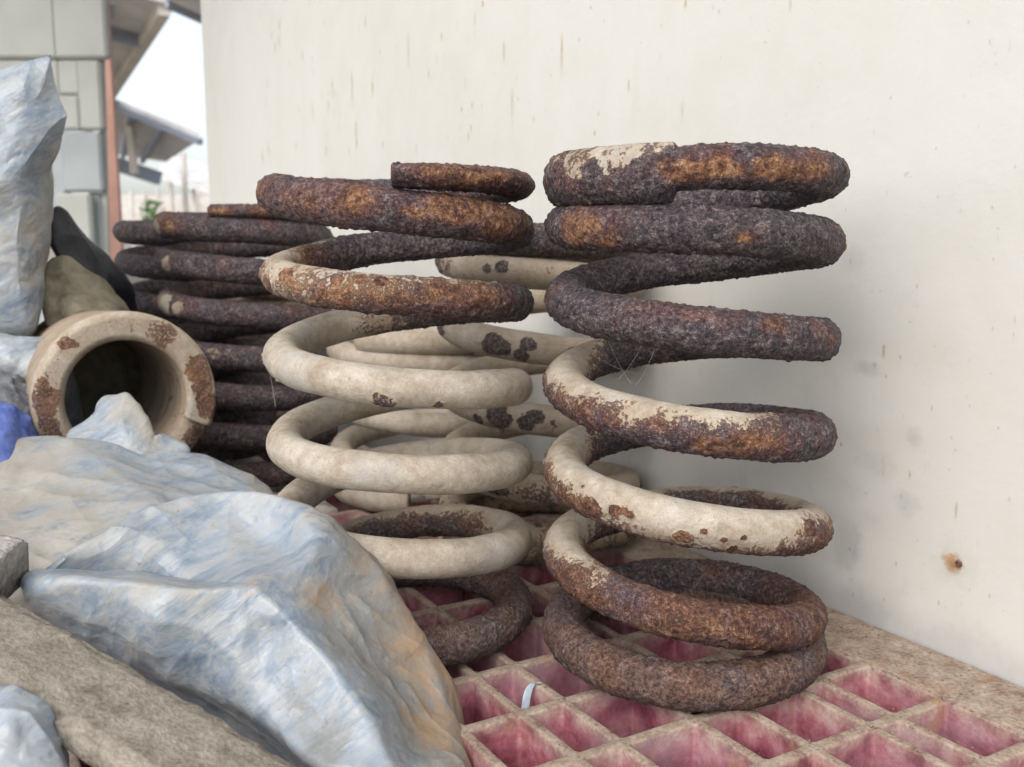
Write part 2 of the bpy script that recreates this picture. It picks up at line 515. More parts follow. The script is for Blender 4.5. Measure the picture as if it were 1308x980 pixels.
def blot(items, name, mat, y=-0.0006, parent=wall_obj, seed=1, stuff=True):
    """thin dried marks lying on the wall face; items: (x, z, half width, length up, length down)"""
    rnd = random.Random(seed)
    V, F, A = [], [], []
    for (x, z, w, lu, ld) in items:
        b = len(V)
        st = rnd.uniform(0.35, 1.0)
        V.append((x, y, z)); A.append(st)
        for ring, (f, a) in enumerate(((0.55, 0.65 * st), (1.0, 0.0))):
            for k in range(14):
                t = k / 14 * 2 * math.pi
                c, s = math.cos(t), math.sin(t)
                j = 1 + rnd.uniform(-.18, .18)
                V.append((x + c * w * f * j, y, z + (s * lu if s > 0 else s * ld) * f * j)); A.append(a)
        for k in range(14):
            k2 = (k + 1) % 14
            F.append((b, b + 1 + k, b + 1 + k2, b + 1 + k2))
            F.append((b + 1 + k, b + 15 + k, b + 15 + k2, b + 1 + k2))
    me = bpy.data.meshes.new(name)
    me.from_pydata(V, [], [tuple(dict.fromkeys(f)) for f in F])
    at_ = me.attributes.new('core', 'FLOAT', 'POINT')
    at_.data.foreach_set('value', A)
    o = link(name, me, mat, parent)
    if stuff: o['kind'] = 'stuff'
    return o

rnd = random.Random(4)
drips = []
def drip(px, py, w, up, dn):
    x, z = wall_hit(px, py)
    dist = (uv(x - 0.7, 0.4895)).y
    k = dist / FOC
    drips.append((x, z, w * k * 1.4, up * k * 1.1, dn * k * 1.1))
for a in ((872, 140, 4, 18, 22), (655, 128, 3.5, 20, 40), (718, 60, 3, 22, 40), (522, 60, 2.5, 25, 40), (450, 107, 2.5, 20, 40),
          (876, 4, 3, 12, 8), (1010, 6, 3, 14, 14), (568, 72, 3, 6, 9), (476, 110, 2.5, 14, 20), (425, 110, 2, 14, 22),
          (644, 62, 2, 12, 24), (548, 95, 2, 8, 8), (455, 165, 2.5, 14, 28), (434, 148, 2, 10, 16), (400, 140, 2, 16, 20),
          (617, 5, 3, 8, 6), (525, 115, 3, 5, 8), (1130, 445, 3, 8, 16), (1222, 650, 2, 12, 18), (1163, 605, 2, 6, 10),
          (1290, 60, 2, 10, 10), (1118, 465, 4, 6, 6), (682, 152, 2, 5, 6), (760, 170, 2, 5, 5), (590, 140, 2.5, 5, 5)):
    drip(*a)
for i in range(60):
    drip(rnd.uniform(330, 620), rnd.uniform(10, 210), rnd.uniform(0.9, 2.0), rnd.uniform(4, 11), rnd.uniform(5, 14))
blot(drips, 'drip_stains', M_DRIP)
drips = []
for i in range(46):
    drip(rnd.uniform(640, 1300), rnd.uniform(5, 300), rnd.uniform(0.7, 1.8), rnd.uniform(1.5, 5), rnd.uniform(1.5, 6))
for i in range(46):
    drip(rnd.uniform(1075, 1300), rnd.uniform(330, 780), rnd.uniform(0.8, 2.0), rnd.uniform(2, 6), rnd.uniform(2, 8))
drip(804, 110, 2, 12, 12); drip(1276, 305, 2, 8, 5); drip(1130, 600, 3, 12, 16)
blot(drips, 'fleck_stains', M_FLECK, -0.0009, seed=2)
drips = []
drip(1223, 722, 40, 44, 40)
blot(drips, 'chalk_ring', M_PALE, -0.0012, seed=5, stuff=False)
drips = []
drip(1219, 718, 15, 17, 19); drip(1225, 722, 9, 8, 9)
blot(drips, 'rust_stain', M_RUSTSTAIN, -0.0015, seed=6, stuff=False)
drips = []
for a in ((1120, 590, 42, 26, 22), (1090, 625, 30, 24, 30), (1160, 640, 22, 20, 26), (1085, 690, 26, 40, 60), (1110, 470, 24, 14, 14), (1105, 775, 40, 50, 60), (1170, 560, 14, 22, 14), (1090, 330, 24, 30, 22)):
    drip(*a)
blot(drips, 'grey_patches', stain_material('grey_patch', (0.27, 0.275, 0.29), 0.19), -0.0018, seed=9)  # soft grey patches to the right of the nearest spring
nx_, nz_ = wall_hit(1226, 720)
nb_ = bmesh.new()
bmesh.ops.create_uvsphere(nb_, u_segments=14, v_segments=8, radius=0.0022)
bmesh.ops.scale(nb_, vec=(1, 0.6, 1), verts=nb_.verts)
bmesh.ops.translate(nb_, vec=(nx_, -0.001, nz_), verts=nb_.verts)
_me = bm_mesh(nb_, 'nail_head')
for n_, v_ in (('rust', 1.0), ('dark', 0.3), ('orange', 0.8), ('dust', 0.0)):
    _me.attributes.new(n_, 'FLOAT', 'POINT').data.foreach_set('value', [v_] * len(_me.vertices))
link('nail_head', _me, M_STEEL, wall_obj)

# ------------------------------------------------------------------ pink plastic pallet
pal = empty('plastic_pallet', uv(-0.45, 0.3, FLOOR))
pal.rotation_euler = (0, 0, _A)
tag(pal, 'dusty pink plastic grid pallet under the springs', 'pallet')
PU, PV = -0.45, 0.3
vr = [-0.03, 0.004, 0.038, 0.078, 0.105, 0.139, 0.173, 0.207, 0.241, 0.267, 0.313, 0.343, 0.384, 0.403, 0.4415]
ur = [-0.80 + 0.05 * i for i in range(15)]
WU, WV = 0.0029, 0.0036                        # half thickness of the ribs
V, F = [], []
def ringpts(x0, x1, y0, y1, rad, seg):
    pts = []
    for (cx, cy, a0) in ((x1 - rad, y1 - rad, 0), (x0 + rad, y1 - rad, 90), (x0 + rad, y0 + rad, 180), (x1 - rad, y0 + rad, 270)):
        for k in range(seg + 1):
            a = math.radians(a0 + 90 * k / seg)
            pts.append((cx + rad * math.cos(a), cy + rad * math.sin(a)))
    return pts
prnd = random.Random(8)
for i in range(len(ur) - 1):
    for j in range(len(vr) - 1):
        X0, X1, Y0, Y1 = ur[i] - PU, ur[i + 1] - PU, vr[j] - PV, vr[j + 1] - PV
        seg = 3
        hx0, hx1, hy0, hy1 = X0 + WV + prnd.uniform(-.0004, .0004), X1 - WV, Y0 + WU + prnd.uniform(-.0004, .0004), Y1 - WU
        if hy1 - hy0 < 0.008: hy0 -= 0.001; hy1 += 0.001
        rad = 0.0022
        n = 4 * (seg + 1)
        outer = []
        for (x, y) in ringpts(hx0, hx1, hy0, hy1, rad, seg):
            outer.append(None)
        # outer ring: the same number of points on the cell's own rectangle
        base = ringpts(hx0, hx1, hy0, hy1, rad, seg)
        mx, my = (X0 + X1) / 2, (Y0 + Y1) / 2
        b = len(V)
        for q, (x, y) in enumerate(base):
            cidx = q // (seg + 1)
            kk = q % (seg + 1)
            cx_, cy_ = ((X1, Y1), (X0, Y1), (X0, Y0), (X1, Y0))[cidx]
            if kk == 0: ox, oy = (cx_, y) if cidx % 2 == 0 else (x, cy_)
            elif kk == seg: ox, oy = (x, cy_) if cidx % 2 == 0 else (cx_, y)
            else: ox, oy = cx_, cy_
            V.append((ox, oy, 0))
        for (inset, z, draft) in ((0.0, 0.0, 0), (-0.0009, -0.0004, 0), (-0.0014, -0.0015, 0), (-0.0010, -0.045, 0), (-0.0004, -0.096, 0)):
            grow = {0.0: -0.0014, -0.0004: -0.0005, -0.0015: 0.0, -0.045: 0.0, -0.096: -0.0008}[z]
            for (x, y) in ringpts(hx0 + grow, hx1 - grow, hy0 + grow, hy1 - grow, rad, seg):
                V.append((x, y, z))
        for r_ in range(5):
            for q in range(n):
                q2 = (q + 1) % n
                F.append((b + r_ * n + q, b + r_ * n + q2, b + (r_ + 1) * n + q2, b + (r_ + 1) * n + q))
V = np.array(V)
V[:, 2] += 0.00045 * fbm(V * 90, 3, 2) * (V[:, 2] > -0.002)
gm = from_np('rib_grid', V, F)
o = link('rib_grid', gm, M_PALLET, pal, False)
# floor of the cells, the rim along the wall, the feet
bm = box_bm((ur[-1] - ur[0] + 0.02, vr[-1] - vr[0] + 0.02, 0.006), 0, ((ur[0] + ur[-1]) / 2 - PU, (vr[0] + vr[-1]) / 2 - PV, -0.0995))
link('base_sheet', bm_mesh(bm, 'base_sheet'), M_PALLET, pal, False)
nu, nv = 420, 24
x = np.linspace(ur[0] - PU, ur[-1] - PU, nu)
y = np.linspace(0.4415 - PV, 0.488 - PV, nv)
XX, YY = np.meshgrid(x, y, indexing='ij')
P = np.stack([XX.ravel(), YY.ravel(), np.zeros(XX.size)], 1)
P[:, 2] = 0.0006 * fbm(P * 60, 5, 4) + 0.0010 * np.maximum(0, fbm(P * 150, 9, 2) - 0.35) + 0.0006
P[:, 1] += np.where(P[:, 1] < 0.4416 - PV, 0.0009 * fbm(P * 130, 12, 3) - 0.0006, 0)
idx = np.arange(nu * nv).reshape(nu, nv)
F2 = np.stack([idx[:-1, :-1], idx[1:, :-1], idx[1:, 1:], idx[:-1, 1:]], -1).reshape(-1, 4)
lo = P.copy(); lo[:, 2] = -0.100
e0 = idx[:, 0]
Vr = np.concatenate([P, lo[e0]])
F3 = [(e0[k], nu * nv + k, nu * nv + k + 1, e0[k + 1]) for k in range(nu - 1)]
link('wall_rim', from_np('wall_rim', Vr, np.concatenate([F2, F3])), M_PALLET, pal)
foot0 = bm_mesh(box_bm((0.07, 0.06, FLOOR - GROUND - 0.1028), 0.004), 'foot')
for fu in (-0.95, -0.7, -0.42, -0.16):
    for fv in (0.0, 0.2, 0.42):
        ft = link('foot', foot0, M_PALLET, pal, False)
        ft.location = (fu - PU, fv - PV, (GROUND - FLOOR - 0.1028) / 2)
# second pallet behind: pale perforated deck strips over pink recesses
pal2 = empty('perforated_pallet', uv(-1.1, 0.3, FLOOR))
pal2.rotation_euler = (0, 0, _A)
tag(pal2, 'pale perforated plastic pallet behind the pink grid one', 'pallet')
V, F = [], []
def holed(x0, x1, y0, y1, hx, hy):
    b = len(V)
    mx, my = (x0 + x1) / 2, (y0 + y1) / 2
    o = [(x0, y0), (x1, y0), (x1, y1), (x0, y1)]
    i = [(mx - hx, my - hy), (mx + hx, my - hy), (mx + hx, my + hy), (mx - hx, my + hy)]
    for (x, y) in o: V.append((x, y, 0))
    for (x, y) in i: V.append((x, y, 0))
    for (x, y) in i: V.append((x, y, -0.012))
    for (x, y) in o: V.append((x, y, -0.012))
    for k in range(4):
        k2 = (k + 1) % 4
        F.append((b + k, b + k2, b + 4 + k2, b + 4 + k))
        F.append((b + 4 + k, b + 4 + k2, b + 8 + k2, b + 8 + k))
        F.append((b + 12 + k, b + 12 + k2, b + k2, b + k))
strips = ((-0.33, -0.255), (-0.205, -0.13), (-0.08, -0.005), (0.045, 0.12))
DK = rough_material('pale_dusty_plastic', (0.36, 0.31, 0.27), (0.46, 0.42, 0.38), (0.54, 0.50, 0.46), 60, 0.3, 0.002)
for (y0, y1) in strips:
    V, F = [], []
    for kx in range(26):
        X0 = -0.36 + kx * 0.025
        for ky in range(2):
            yy = y0 + ky * (y1 - y0) / 2
            holed(X0, X0 + 0.025, yy, yy + (y1 - y0) / 2, 0.007, 0.0045)
    link('deck_strip', from_np('deck_strip', V, F), DK, pal2, False)
for k in range(6):
    link('cross_rib', bm_mesh(box_bm((0.012, 0.50, 0.05), 0, (-0.33 + k * 0.12, -0.09, -0.038)), 'cross_rib'), M_PALLET, pal2, False)
link('base_sheet', bm_mesh(box_bm((0.66, 0.52, 0.006), 0, (-0.03, -0.09, -0.0665)), 'base_sheet'), M_PALLET, pal2, False)
for fu in (-0.3, 0.0, 0.25):
    for fv in (-0.3, -0.1, 0.12):
        ft = link('foot', bm_mesh(box_bm((0.07, 0.06, FLOOR - GROUND - 0.0698), 0), 'foot'), M_PALLET, pal2, False)
        ft.location = (fu, fv, (GROUND - FLOOR - 0.0698) / 2)
# thin pale blue strip hanging over a rib
pts = [uv(-0.421, 0.2655, FLOOR + 0.001), uv(-0.424, 0.262, FLOOR + 0.0012), uv(-0.423, 0.258, FLOOR - 0.006), uv(-0.4215, 0.2565, FLOOR - 0.014), uv(-0.4205, 0.2545, FLOOR - 0.024)]
bm = bmesh.new()
prev = None
for k, p in enumerate(pts):
    s = Vector((0.0024, 0.0006, 0)) * (1.0 if k else 0.7)
    row = [bm.verts.new(p + q) for q in (-s, s, s + Vector((0, 0.0007, 0)), -s + Vector((0, 0.0007, 0)))]
    if prev:
        for q in range(4):
            bm.faces.new((prev[q], prev[(q + 1) % 4], row[(q + 1) % 4], row[q]))
    prev = row
so = link('plastic_strip', bm_mesh(bm, 'plastic_strip'), M_STRIP)
md = so.modifiers.new('s', 'SUBSURF'); md.levels = md.render_levels = 2
tag(so, 'thin pale blue plastic strip hanging over a pink rib', 'strip')
# crumbs of dry dirt on the ribs and the rim
def crumbs(name, spots, seed, mat, parent):
    r2 = random.Random(seed)
    V, F = [], []
    tpl = [(1, 0, 0), (-1, 0, 0), (0, 1, 0), (0, -1, 0), (0, 0, 1), (0, 0, -.6)]
    tf = [(0, 2, 4), (2, 1, 4), (1, 3, 4), (3, 0, 4), (2, 0, 5), (1, 2, 5), (3, 1, 5), (0, 3, 5)]
    for (p, s) in spots:
        b = len(V)
        a = r2.uniform(0, 6.28)
        for (x, y, z) in tpl:
            k = s * r2.uniform(.6, 1.2)
            V.append((p[0] + (x * math.cos(a) - y * math.sin(a)) * k, p[1] + (x * math.sin(a) + y * math.cos(a)) * k * .8, p[2] + z * k * .6))
        F += [(b + i, b + j, b + k) for i, j, k in tf]
    o = link(name, from_np(name, V, F), mat, parent, True)
    o['kind'] = 'stuff'
    return o
r2 = random.Random(3)
spots = []
for i in range(420):                            # along the broken edges near the wall
    v = r2.choice((0.313, 0.343, 0.384, 0.403, 0.4415, 0.4415)) + r2.gauss(0, 0.0022)
    spots.append(((r2.uniform(-0.37, -0.2) - PU, v - PV, 0.0004), abs(r2.gauss(0, 0.0005)) + 0.0002))
for i in range(500):
    spots.append(((r2.uniform(-0.55, -0.2) - PU, r2.uniform(0.445, 0.486) - PV, 0.001), abs(r2.gauss(0, 0.0004)) + 0.00015))
for i in range(300):
    spots.append(((r2.uniform(-0.62, -0.2) - PU, r2.choice((0.207, 0.241, 0.267, 0.313)) + r2.gauss(0, 0.0016) - PV, 0.0004), abs(r2.gauss(0, 0.0004)) + 0.0002))
crumbs('dirt_crumbs', spots, 5, M_CRUMB, pal)

# ------------------------------------------------------------------ coil springs
def smooth_interp(xs, ys, x):
    """monotone cubic through the knots"""
    xs, ys = np.array(xs, float), np.array(ys, float)
    h = np.diff(xs); d = np.diff(ys) / h
    m = np.zeros(len(xs)); m[0], m[-1] = d[0], d[-1]
    for k in range(1, len(xs) - 1):
        m[k] = 0 if d[k - 1] * d[k] <= 0 else 2 * d[k - 1] * d[k] / (d[k - 1] + d[k])
    i = np.clip(np.searchsorted(xs, x) - 1, 0, len(h) - 1)
    t = np.clip((x - xs[i]) / h[i], 0, 1)
    return ((2 * t ** 3 - 3 * t ** 2 + 1) * ys[i] + (t ** 3 - 2 * t ** 2 + t) * h[i] * m[i]
            + (-2 * t ** 3 + 3 * t ** 2) * ys[i + 1] + (t ** 3 - t ** 2) * h[i] * m[i + 1])

def spring_mesh(name, knots, Rc, rad, wear, s0, s1, step=0.001, nphi=80, top=None, bottom=None, seed=0, crust=0.0009, dz=0.0, relax=0.5, blots=(), oblots=()):
    """wire wound round Z. s counts turns, s = whole numbers face the camera side (-Y); it descends counterclockwise.
    knots: (s, z mm); rad: list of (s, half width, half height) ; wear: list of (s, rust top, outer, bottom, inner, dark, orange, dust)"""
    ns = int((s1 - s0) * 2 * math.pi * Rc / step)
    s = np.linspace(s0, s1, ns)
    ks, kz = [k[0] for k in knots], np.array([k[1] for k in knots], float) / 1000
    if relax:
        kz2 = kz.copy()
        kz2[1:-1] = (1 - relax) * kz[1:-1] + relax * (kz[:-2] + kz[2:]) / 2 if len(set(np.round(np.diff(ks), 3))) == 1 else kz[1:-1]
        kz = kz2
    z = smooth_interp(ks, kz, s) + dz
    ker = np.hanning(max(5, ns // int((s1 - s0) * 14))); ker /= ker.sum()
    pad = len(ker) // 2
    z = np.convolve(np.pad(z, pad, mode='reflect', reflect_type='odd'), ker, mode='valid')[:ns]
    rw = np.interp(s, [r[0] for r in rad], [r[1] for r in rad])
    rh = np.interp(s, [r[0] for r in rad], [r[2] for r in rad])
    th = 2 * np.pi * s - np.pi / 2
    er = np.stack([np.cos(th), np.sin(th), np.zeros(ns)], 1)
    up = np.array([0, 0, 1.0])
    # rounded ends
    cen = np.stack([Rc * np.cos(th), Rc * np.sin(th), z], 1)
    ph = np.linspace(0, 2 * np.pi, nphi, endpoint=False)
    cp, sp = np.cos(ph), np.sin(ph)
    dirs = er[:, None, :] * cp[None, :, None] + up[None, None, :] * sp[None, :, None]
    L = np.arange(ns) * step
    cap = np.minimum(L, L[::-1])
    k = np.sqrt(np.clip(1 - (1 - np.clip(cap / 0.0022, 0, 1)) ** 2, 0, 1)) * 0.12 + 0.88
    P = cen[:, None, :] + er[:, None, :] * (cp[None, :] * (rw * k)[:, None])[:, :, None] + up[None, None, :] * (sp[None, :] * (rh * k)[:, None])[:, :, None]
    P = P.reshape(-1, 3); D = dirs.reshape(-1, 3)
    S = np.repeat(s, nphi); PH = np.tile(ph, ns)
    w = np.array(wear, float)
    f = [np.interp(S, w[:, 0], w[:, c]) for c in range(1, 8)]
    wt = np.clip(np.sin(PH), 0, 1) ** 1.4; wbm = np.clip(-np.sin(PH), 0, 1) ** 1.4
    wo_ = np.clip(np.cos(PH), 0, 1) ** 1.4; wi = np.clip(-np.cos(PH), 0, 1) ** 1.4
    tot = wt + wbm + wo_ + wi
    v = (f[0] * wt + f[1] * wo_ + f[2] * wbm + f[3] * wi) / tot
    off = np.array([seed * 3.7, seed * 1.3, 0])
    rust = v + 0.34 * fbm(P * 38 + off, seed + 1, 4, 0.6) + 0.13 * pnoise(P * 130 + off, seed + 5)
    spots = sstep(0.40, 0.62, pnoise(P * 85 + off, seed + 40)) * sstep(0.12, 0.32, v)
    rust = np.maximum(rust, spots * 0.85)
    for (bs, bphi, br, bv) in blots:             # single patches: turn, angle round the wire, radius in mm, rust added
        dphi = (PH - math.radians(bphi) + np.pi) % (2 * np.pi) - np.pi
        q = np.sqrt(((S - bs) * 2 * np.pi * Rc) ** 2 + (dphi * rad[0][1]) ** 2) * 1000 / br
        q = q + 0.75 * fbm(P * 100 + off, seed + 77, 4, 0.6)
        rust = rust + bv * sstep(1.1, 0.75, q)
    m = sstep(0.34, 0.60, rust)
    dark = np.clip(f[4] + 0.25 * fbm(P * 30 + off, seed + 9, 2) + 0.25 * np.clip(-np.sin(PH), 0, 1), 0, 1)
    orange = np.clip(f[5] + 0.5 * fbm(P * 36 + off, seed + 13, 3), 0, 1)
    dust = np.clip(f[6] + 0.25 * fbm(P * 50 + off, seed + 17, 2), 0, 1)
    for (bs, bphi, br) in oblots:                # patches of brighter orange rust
        dphi = (PH - math.radians(bphi) + np.pi) % (2 * np.pi) - np.pi
        q = np.sqrt(((S - bs) * 1.3 * np.pi * Rc) ** 2 + (dphi * rad[0][1]) ** 2) * 1000 / br + 0.95 * fbm(P * 80 + off, seed + 83, 4, 0.65)
        k_ = sstep(1.2, 0.2, q) * (0.75 if bs < 1.5 else 0.5)
        orange = np.maximum(orange, k_)
        dark = dark * (1 - 0.9 * k_)
    lump = fbm(P * 210 + off, seed + 21, 2)
    grit = pnoise(P * 520 + off, seed + 25)
    grain = sstep(0.15, 0.55, pnoise(P * 330 + off, seed + 29))
    disp = m * crust * (0.75 + 0.6 * lump + 0.55 * grit + 0.9 * grain) + (1 - m) * 0.00016 * lump + 0.0007 * pnoise(P * 34 + off, seed + 31)
    P = P + D * disp[:, None]
    if top is not None:
        over = P[:, 2] > top
        P[over, 2] = top + (P[over, 2] - top) * 0.06
    if bottom is not None:
        under = P[:, 2] < bottom
        P[under, 2] = bottom + 0.00005 * np.abs(grit[under])
    idx = np.arange(ns * nphi).reshape(ns, nphi)
    nx = np.roll(idx, -1, axis=1)
    F = np.stack([idx[:-1], nx[:-1], nx[1:], idx[1:]], -1).reshape(-1, 4)
    n0 = len(P)
    c0, c1 = P[idx[0]].mean(0), P[idx[-1]].mean(0)
    rings, fc = [P], [F]
    ats = [rust, dark, orange, dust]
    ats = [list(a) for a in (rust, dark, orange, dust)]
    nxt = n0
    for (ring, c, flip) in ((idx[0], c0, True), (idx[-1], c1, False)):
        prevr = ring
        for fr in (0.75, 0.5, 0.25, 0.03):
            q = c + (P[ring] - c) * fr + 0.0005 * pnoise(P[ring] * 300 * fr + fr, 3)[:, None]
            rings.append(q)
            cur = np.arange(nxt, nxt + nphi); nxt += nphi
            for a in ats: a.extend(np.array(a)[ring])
            pn_, cn_ = np.roll(prevr, -1), np.roll(cur, -1)
            fc.append(np.stack([prevr, cur, cn_, pn_] if flip else [prevr, pn_, cn_, cur], -1))
            prevr = cur
    me = from_np(name, np.concatenate(rings), np.concatenate(fc),
                 {'rust': ats[0], 'dark': ats[1], 'orange': ats[2], 'dust': ats[3]})
    return me

def place_spring(label, me, loc, rz=0.0, group='worn coil springs', part='coil'):
    t = empty('coil_spring', loc, rz)
    tag(t, label, 'spring', group)
    link(part, me, M_STEEL, t)
    return t

# right-hand spring: front, heavily rusted above, cream paint left on the lower turns
K1 = [(-.5, 32.4), (-.25, 32.4), (-.06, 32.6), (-.04, 34.8), (0, 34.8), (.25, 32.6), (.4, 24.5), (.5, 18.5), (.6, 13.5), (.75, 8.0), (1, 4.8), (1.25, -3), (1.5, -16.3), (1.75, -32.0), (2, -43.4),
      (2.25, -54.0), (2.5, -63.5), (2.75, -78.8), (3, -92.8), (3.25, -106.5), (3.5, -115.5), (3.75, -126.8), (4, -140.6), (4.25, -158.2),
      (4.5, -168.3), (4.75, -175.6), (5, -191.0), (5.25, -210.0), (5.5, -216.0), (5.75, -221), (6, -225.4), (6.25, -225.8), (6.5, -226.2), (6.75, -226.4)]
W1 = [  # s, rust top, outer, bottom, inner, dark, orange, dust
    (-.5, 1, 1, 1, 1, .75, .1, .05), (-.12, 1, 1, 1, 1, .55, .3, .1), (-.05, 1, 1, 1, 1, .55, .75, 0), (.10, 1, 1, 1, 1, .55, .75, 0), (.2, 1, 1, 1, 1, .7, .2, 0),
    (.5, 1, 1, 1, 1, .95, 0, .1), (.75, 1, 1, 1, 1, .8, .2, .15), (.85, 1, 1, 1, 1, .55, .8, .1), (.95, 1, 1, 1, 1, .78, .05, .1), (1.2, 1, 1, 1, 1, .72, .1, .12),
    (1.5, 1, 1, 1, 1, 1, 0, .1), (1.75, 1, 1, 1, 1, .66, .05, .1), (2.0, 1, 1, 1, 1, .66, .1, .05), (2.2, 1, 1, 1, 1, .7, .1, .05), (2.45, 1, 1, 1, 1, 1, 0, .1),
    (2.62, .3, .8, 1, .75, .6, .2, .1), (2.70, .02, .62, .95, .4, .3, .4, .1), (2.85, -.05, .62, 1.1, .5, .35, .6, .05), (3.02, .05, .62, 1.1, .6, .4, .7, 0),
    (3.10, .75, .95, 1.1, .8, .5, .3, 0), (3.25, .7, .9, 1.1, .9, .5, .5, 0), (3.45, .9, 1, 1, 1, .9, .1, .1), (3.62, .2, .5, 1, .8, .6, .2, .2),
    (3.70, 0, .7, 1, .4, .3, .3, .1), (3.84, -.1, .52, .85, .35, .3, .5, 0), (3.95, -.1, .20, .7, .3, .2, .5, 0), (4.06, -.05, .12, .75, .4, .2, .6, 0),
    (4.14, .2, .62, 1, .7, .35, .4, 0), (4.25, .1, .5, .9, .8, .3, .5, .1), (4.4, .3, .5, .9, 1, .7, .1, .3), (4.6, .2, .5, .9, .8, .6, .2, .3),
    (4.70, -.05, .5, .9, .5, .3, .4, .1), (4.80, .0, .6, .8, .8, .3, .4, .1), (4.90, .6, .66, .7, 1, .3, .45, .1), (5.05, .95, .8, .75, 1, .3, .35, .1), (5.25, .85, .75, .75, 1, .3, .4, .2),
    (5.5, 1, 1, 1, 1, .8, .05, .25), (5.75, 1, 1, 1, 1, .45, .1, .55), (6, 1, 1, .95, 1, .36, .2, .55), (6.25, .9, .9, .9, 1, .36, .15, .7), (6.75, 1, 1, 1, 1, .5, 0, .7)]
R1 = [(-.5, .0122, .0146), (-.052, .0122, .0146), (-.047, .0110, .0098), (.1, .0110, .0100), (.4, .0109, .0110), (2.5, .0108, .0108), (2.7, .0114, .0114), (4.7, .0116, .0114), (4.95, .0108, .0106), (5.6, .0112, .0112), (7, .0118, .0120)]
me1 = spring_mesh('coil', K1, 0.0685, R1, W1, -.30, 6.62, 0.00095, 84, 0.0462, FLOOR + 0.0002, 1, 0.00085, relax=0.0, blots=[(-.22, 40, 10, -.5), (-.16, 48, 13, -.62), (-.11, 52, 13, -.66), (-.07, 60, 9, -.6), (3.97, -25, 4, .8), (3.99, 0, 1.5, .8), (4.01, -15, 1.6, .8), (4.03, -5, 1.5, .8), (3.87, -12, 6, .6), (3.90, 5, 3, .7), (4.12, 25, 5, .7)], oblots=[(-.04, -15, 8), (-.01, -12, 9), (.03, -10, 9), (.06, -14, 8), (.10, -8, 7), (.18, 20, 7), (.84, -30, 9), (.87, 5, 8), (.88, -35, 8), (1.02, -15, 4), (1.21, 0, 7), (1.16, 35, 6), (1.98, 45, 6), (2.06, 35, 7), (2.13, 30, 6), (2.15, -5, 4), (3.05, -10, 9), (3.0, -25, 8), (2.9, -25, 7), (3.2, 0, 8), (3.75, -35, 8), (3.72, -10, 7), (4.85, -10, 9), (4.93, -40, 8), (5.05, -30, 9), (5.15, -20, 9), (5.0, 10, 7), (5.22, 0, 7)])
p1 = at(881, 400, 0.537)
place_spring('rust crusted coil spring nearest the wall, cream paint only on its lower middle turns', me1, (p1.x, 0.537, 0))

# left-hand spring: rusty upper turns, cream lower ones, ground off tip on top
K2 = [(-.04, 33.8), (0, 33.6), (.25, 32.2), (.5, 30.5), (.75, 27.5), (1, 16.1), (1.25, 6.5), (1.5, -2.0), (1.75, -17.1), (2, -27.5), (2.25, -36.5), (2.5, -47.5),
      (2.75, -64.5), (3, -76.6), (3.25, -87.4), (3.5, -102), (3.75, -117.5), (4, -124.4), (4.25, -134.2), (4.5, -146.5), (4.75, -163), (5, -171.5),
      (5.25, -182.6), (5.5, -192.5), (5.75, -208.9), (6, -224.5), (6.25, -226), (6.5, -226.5), (6.75, -226.8)]
W2 = [(-.05, 1, 1, 1, 1, .35, .4, 0), (.2, 1, 1, 1, 1, .4, .4, 0), (.5, 1, 1, 1, 1, .8, .1, .1), (.7, .8, .9, .5, 1, .3, .5, .05), (.8, 1, .95, .8, 1, .5, .2, .1), (1.0, 1, 1, 1, 1, .35, .5, .1),
      (1.15, 1, 1, 1, 1, .3, .7, 0), (1.3, 1, 1, 1, 1, .6, .2, 0), (1.5, 1, 1, 1, 1, 1, 0, .15), (1.64, .5, .6, .7, 1, .7, .2, .1), (1.72, .30, .42, .45, .7, .2, .7, 0), (1.88, .25, .42, .5, .6, .2, .8, 0),
      (2.0, .35, .62, .9, .8, .3, .7, 0), (2.15, .5, .9, 1.1, 1, .45, .5, 0), (2.25, .9, 1, 1.1, 1, .7, .1, 0), (2.42, .8, 1, 1, .8, .8, .1, .1), (2.55, .1, .3, .4, .38, .4, .3, .3), (2.68, -.2, -.1, .1, .15, .2, .5, .1),
      (2.74, -.2, .16, .3, 0, .2, .6, 0), (2.82, -.25, -.1, 0, -.1, .2, .5, 0), (2.98, -.25, -.12, .12, -.1, .3, .5, .0), (3.08, -.25, -.05, .30, -.1, .3, .4, .05), (3.2, -.2, -.1, .15, 0, .3, .4, .15), (3.5, -.2, -.1, 0, .1, .3, .3, .3),
      (3.75, -.25, -.2, -.1, -.1, .3, .3, .0), (4.2, -.25, -.2, -.1, -.1, .3, .3, .1), (4.5, -.2, -.2, -.1, -.05, .3, .3, .25), (4.8, -.2, -.2, -.1, .1, .3, .3, .1), (5.0, -.25, -.2, -.05, .2, .3, .3, .15),
      (5.2, -.2, -.15, 0, .2, .3, .2, .2), (5.4, .1, .1, .3, .62, .5, .1, .45), (5.6, .3, .4, .5, .7, .6, .1, .5), (5.8, .5, .7, .8, .8, .6, .1, .6), (6, .8, .75, .6, .9, .5, .05, .65), (6.2, .8, .75, .6, 1, .5, .05, .6), (6.8, 1, 1, 1, 1, .6, 0, .6)]
R2 = [(-.05, .0112, .0054), (.25, .0110, .0070), (.5, .0106, .0085), (.8, .0104, .0108), (1.0, .0104, .0110), (1.3, .0102, .0104), (2.3, .0100, .0100), (2.6, .0108, .0108), (5.3, .0109, .0109), (6, .0106, .0106), (7, .0106, .0106)]
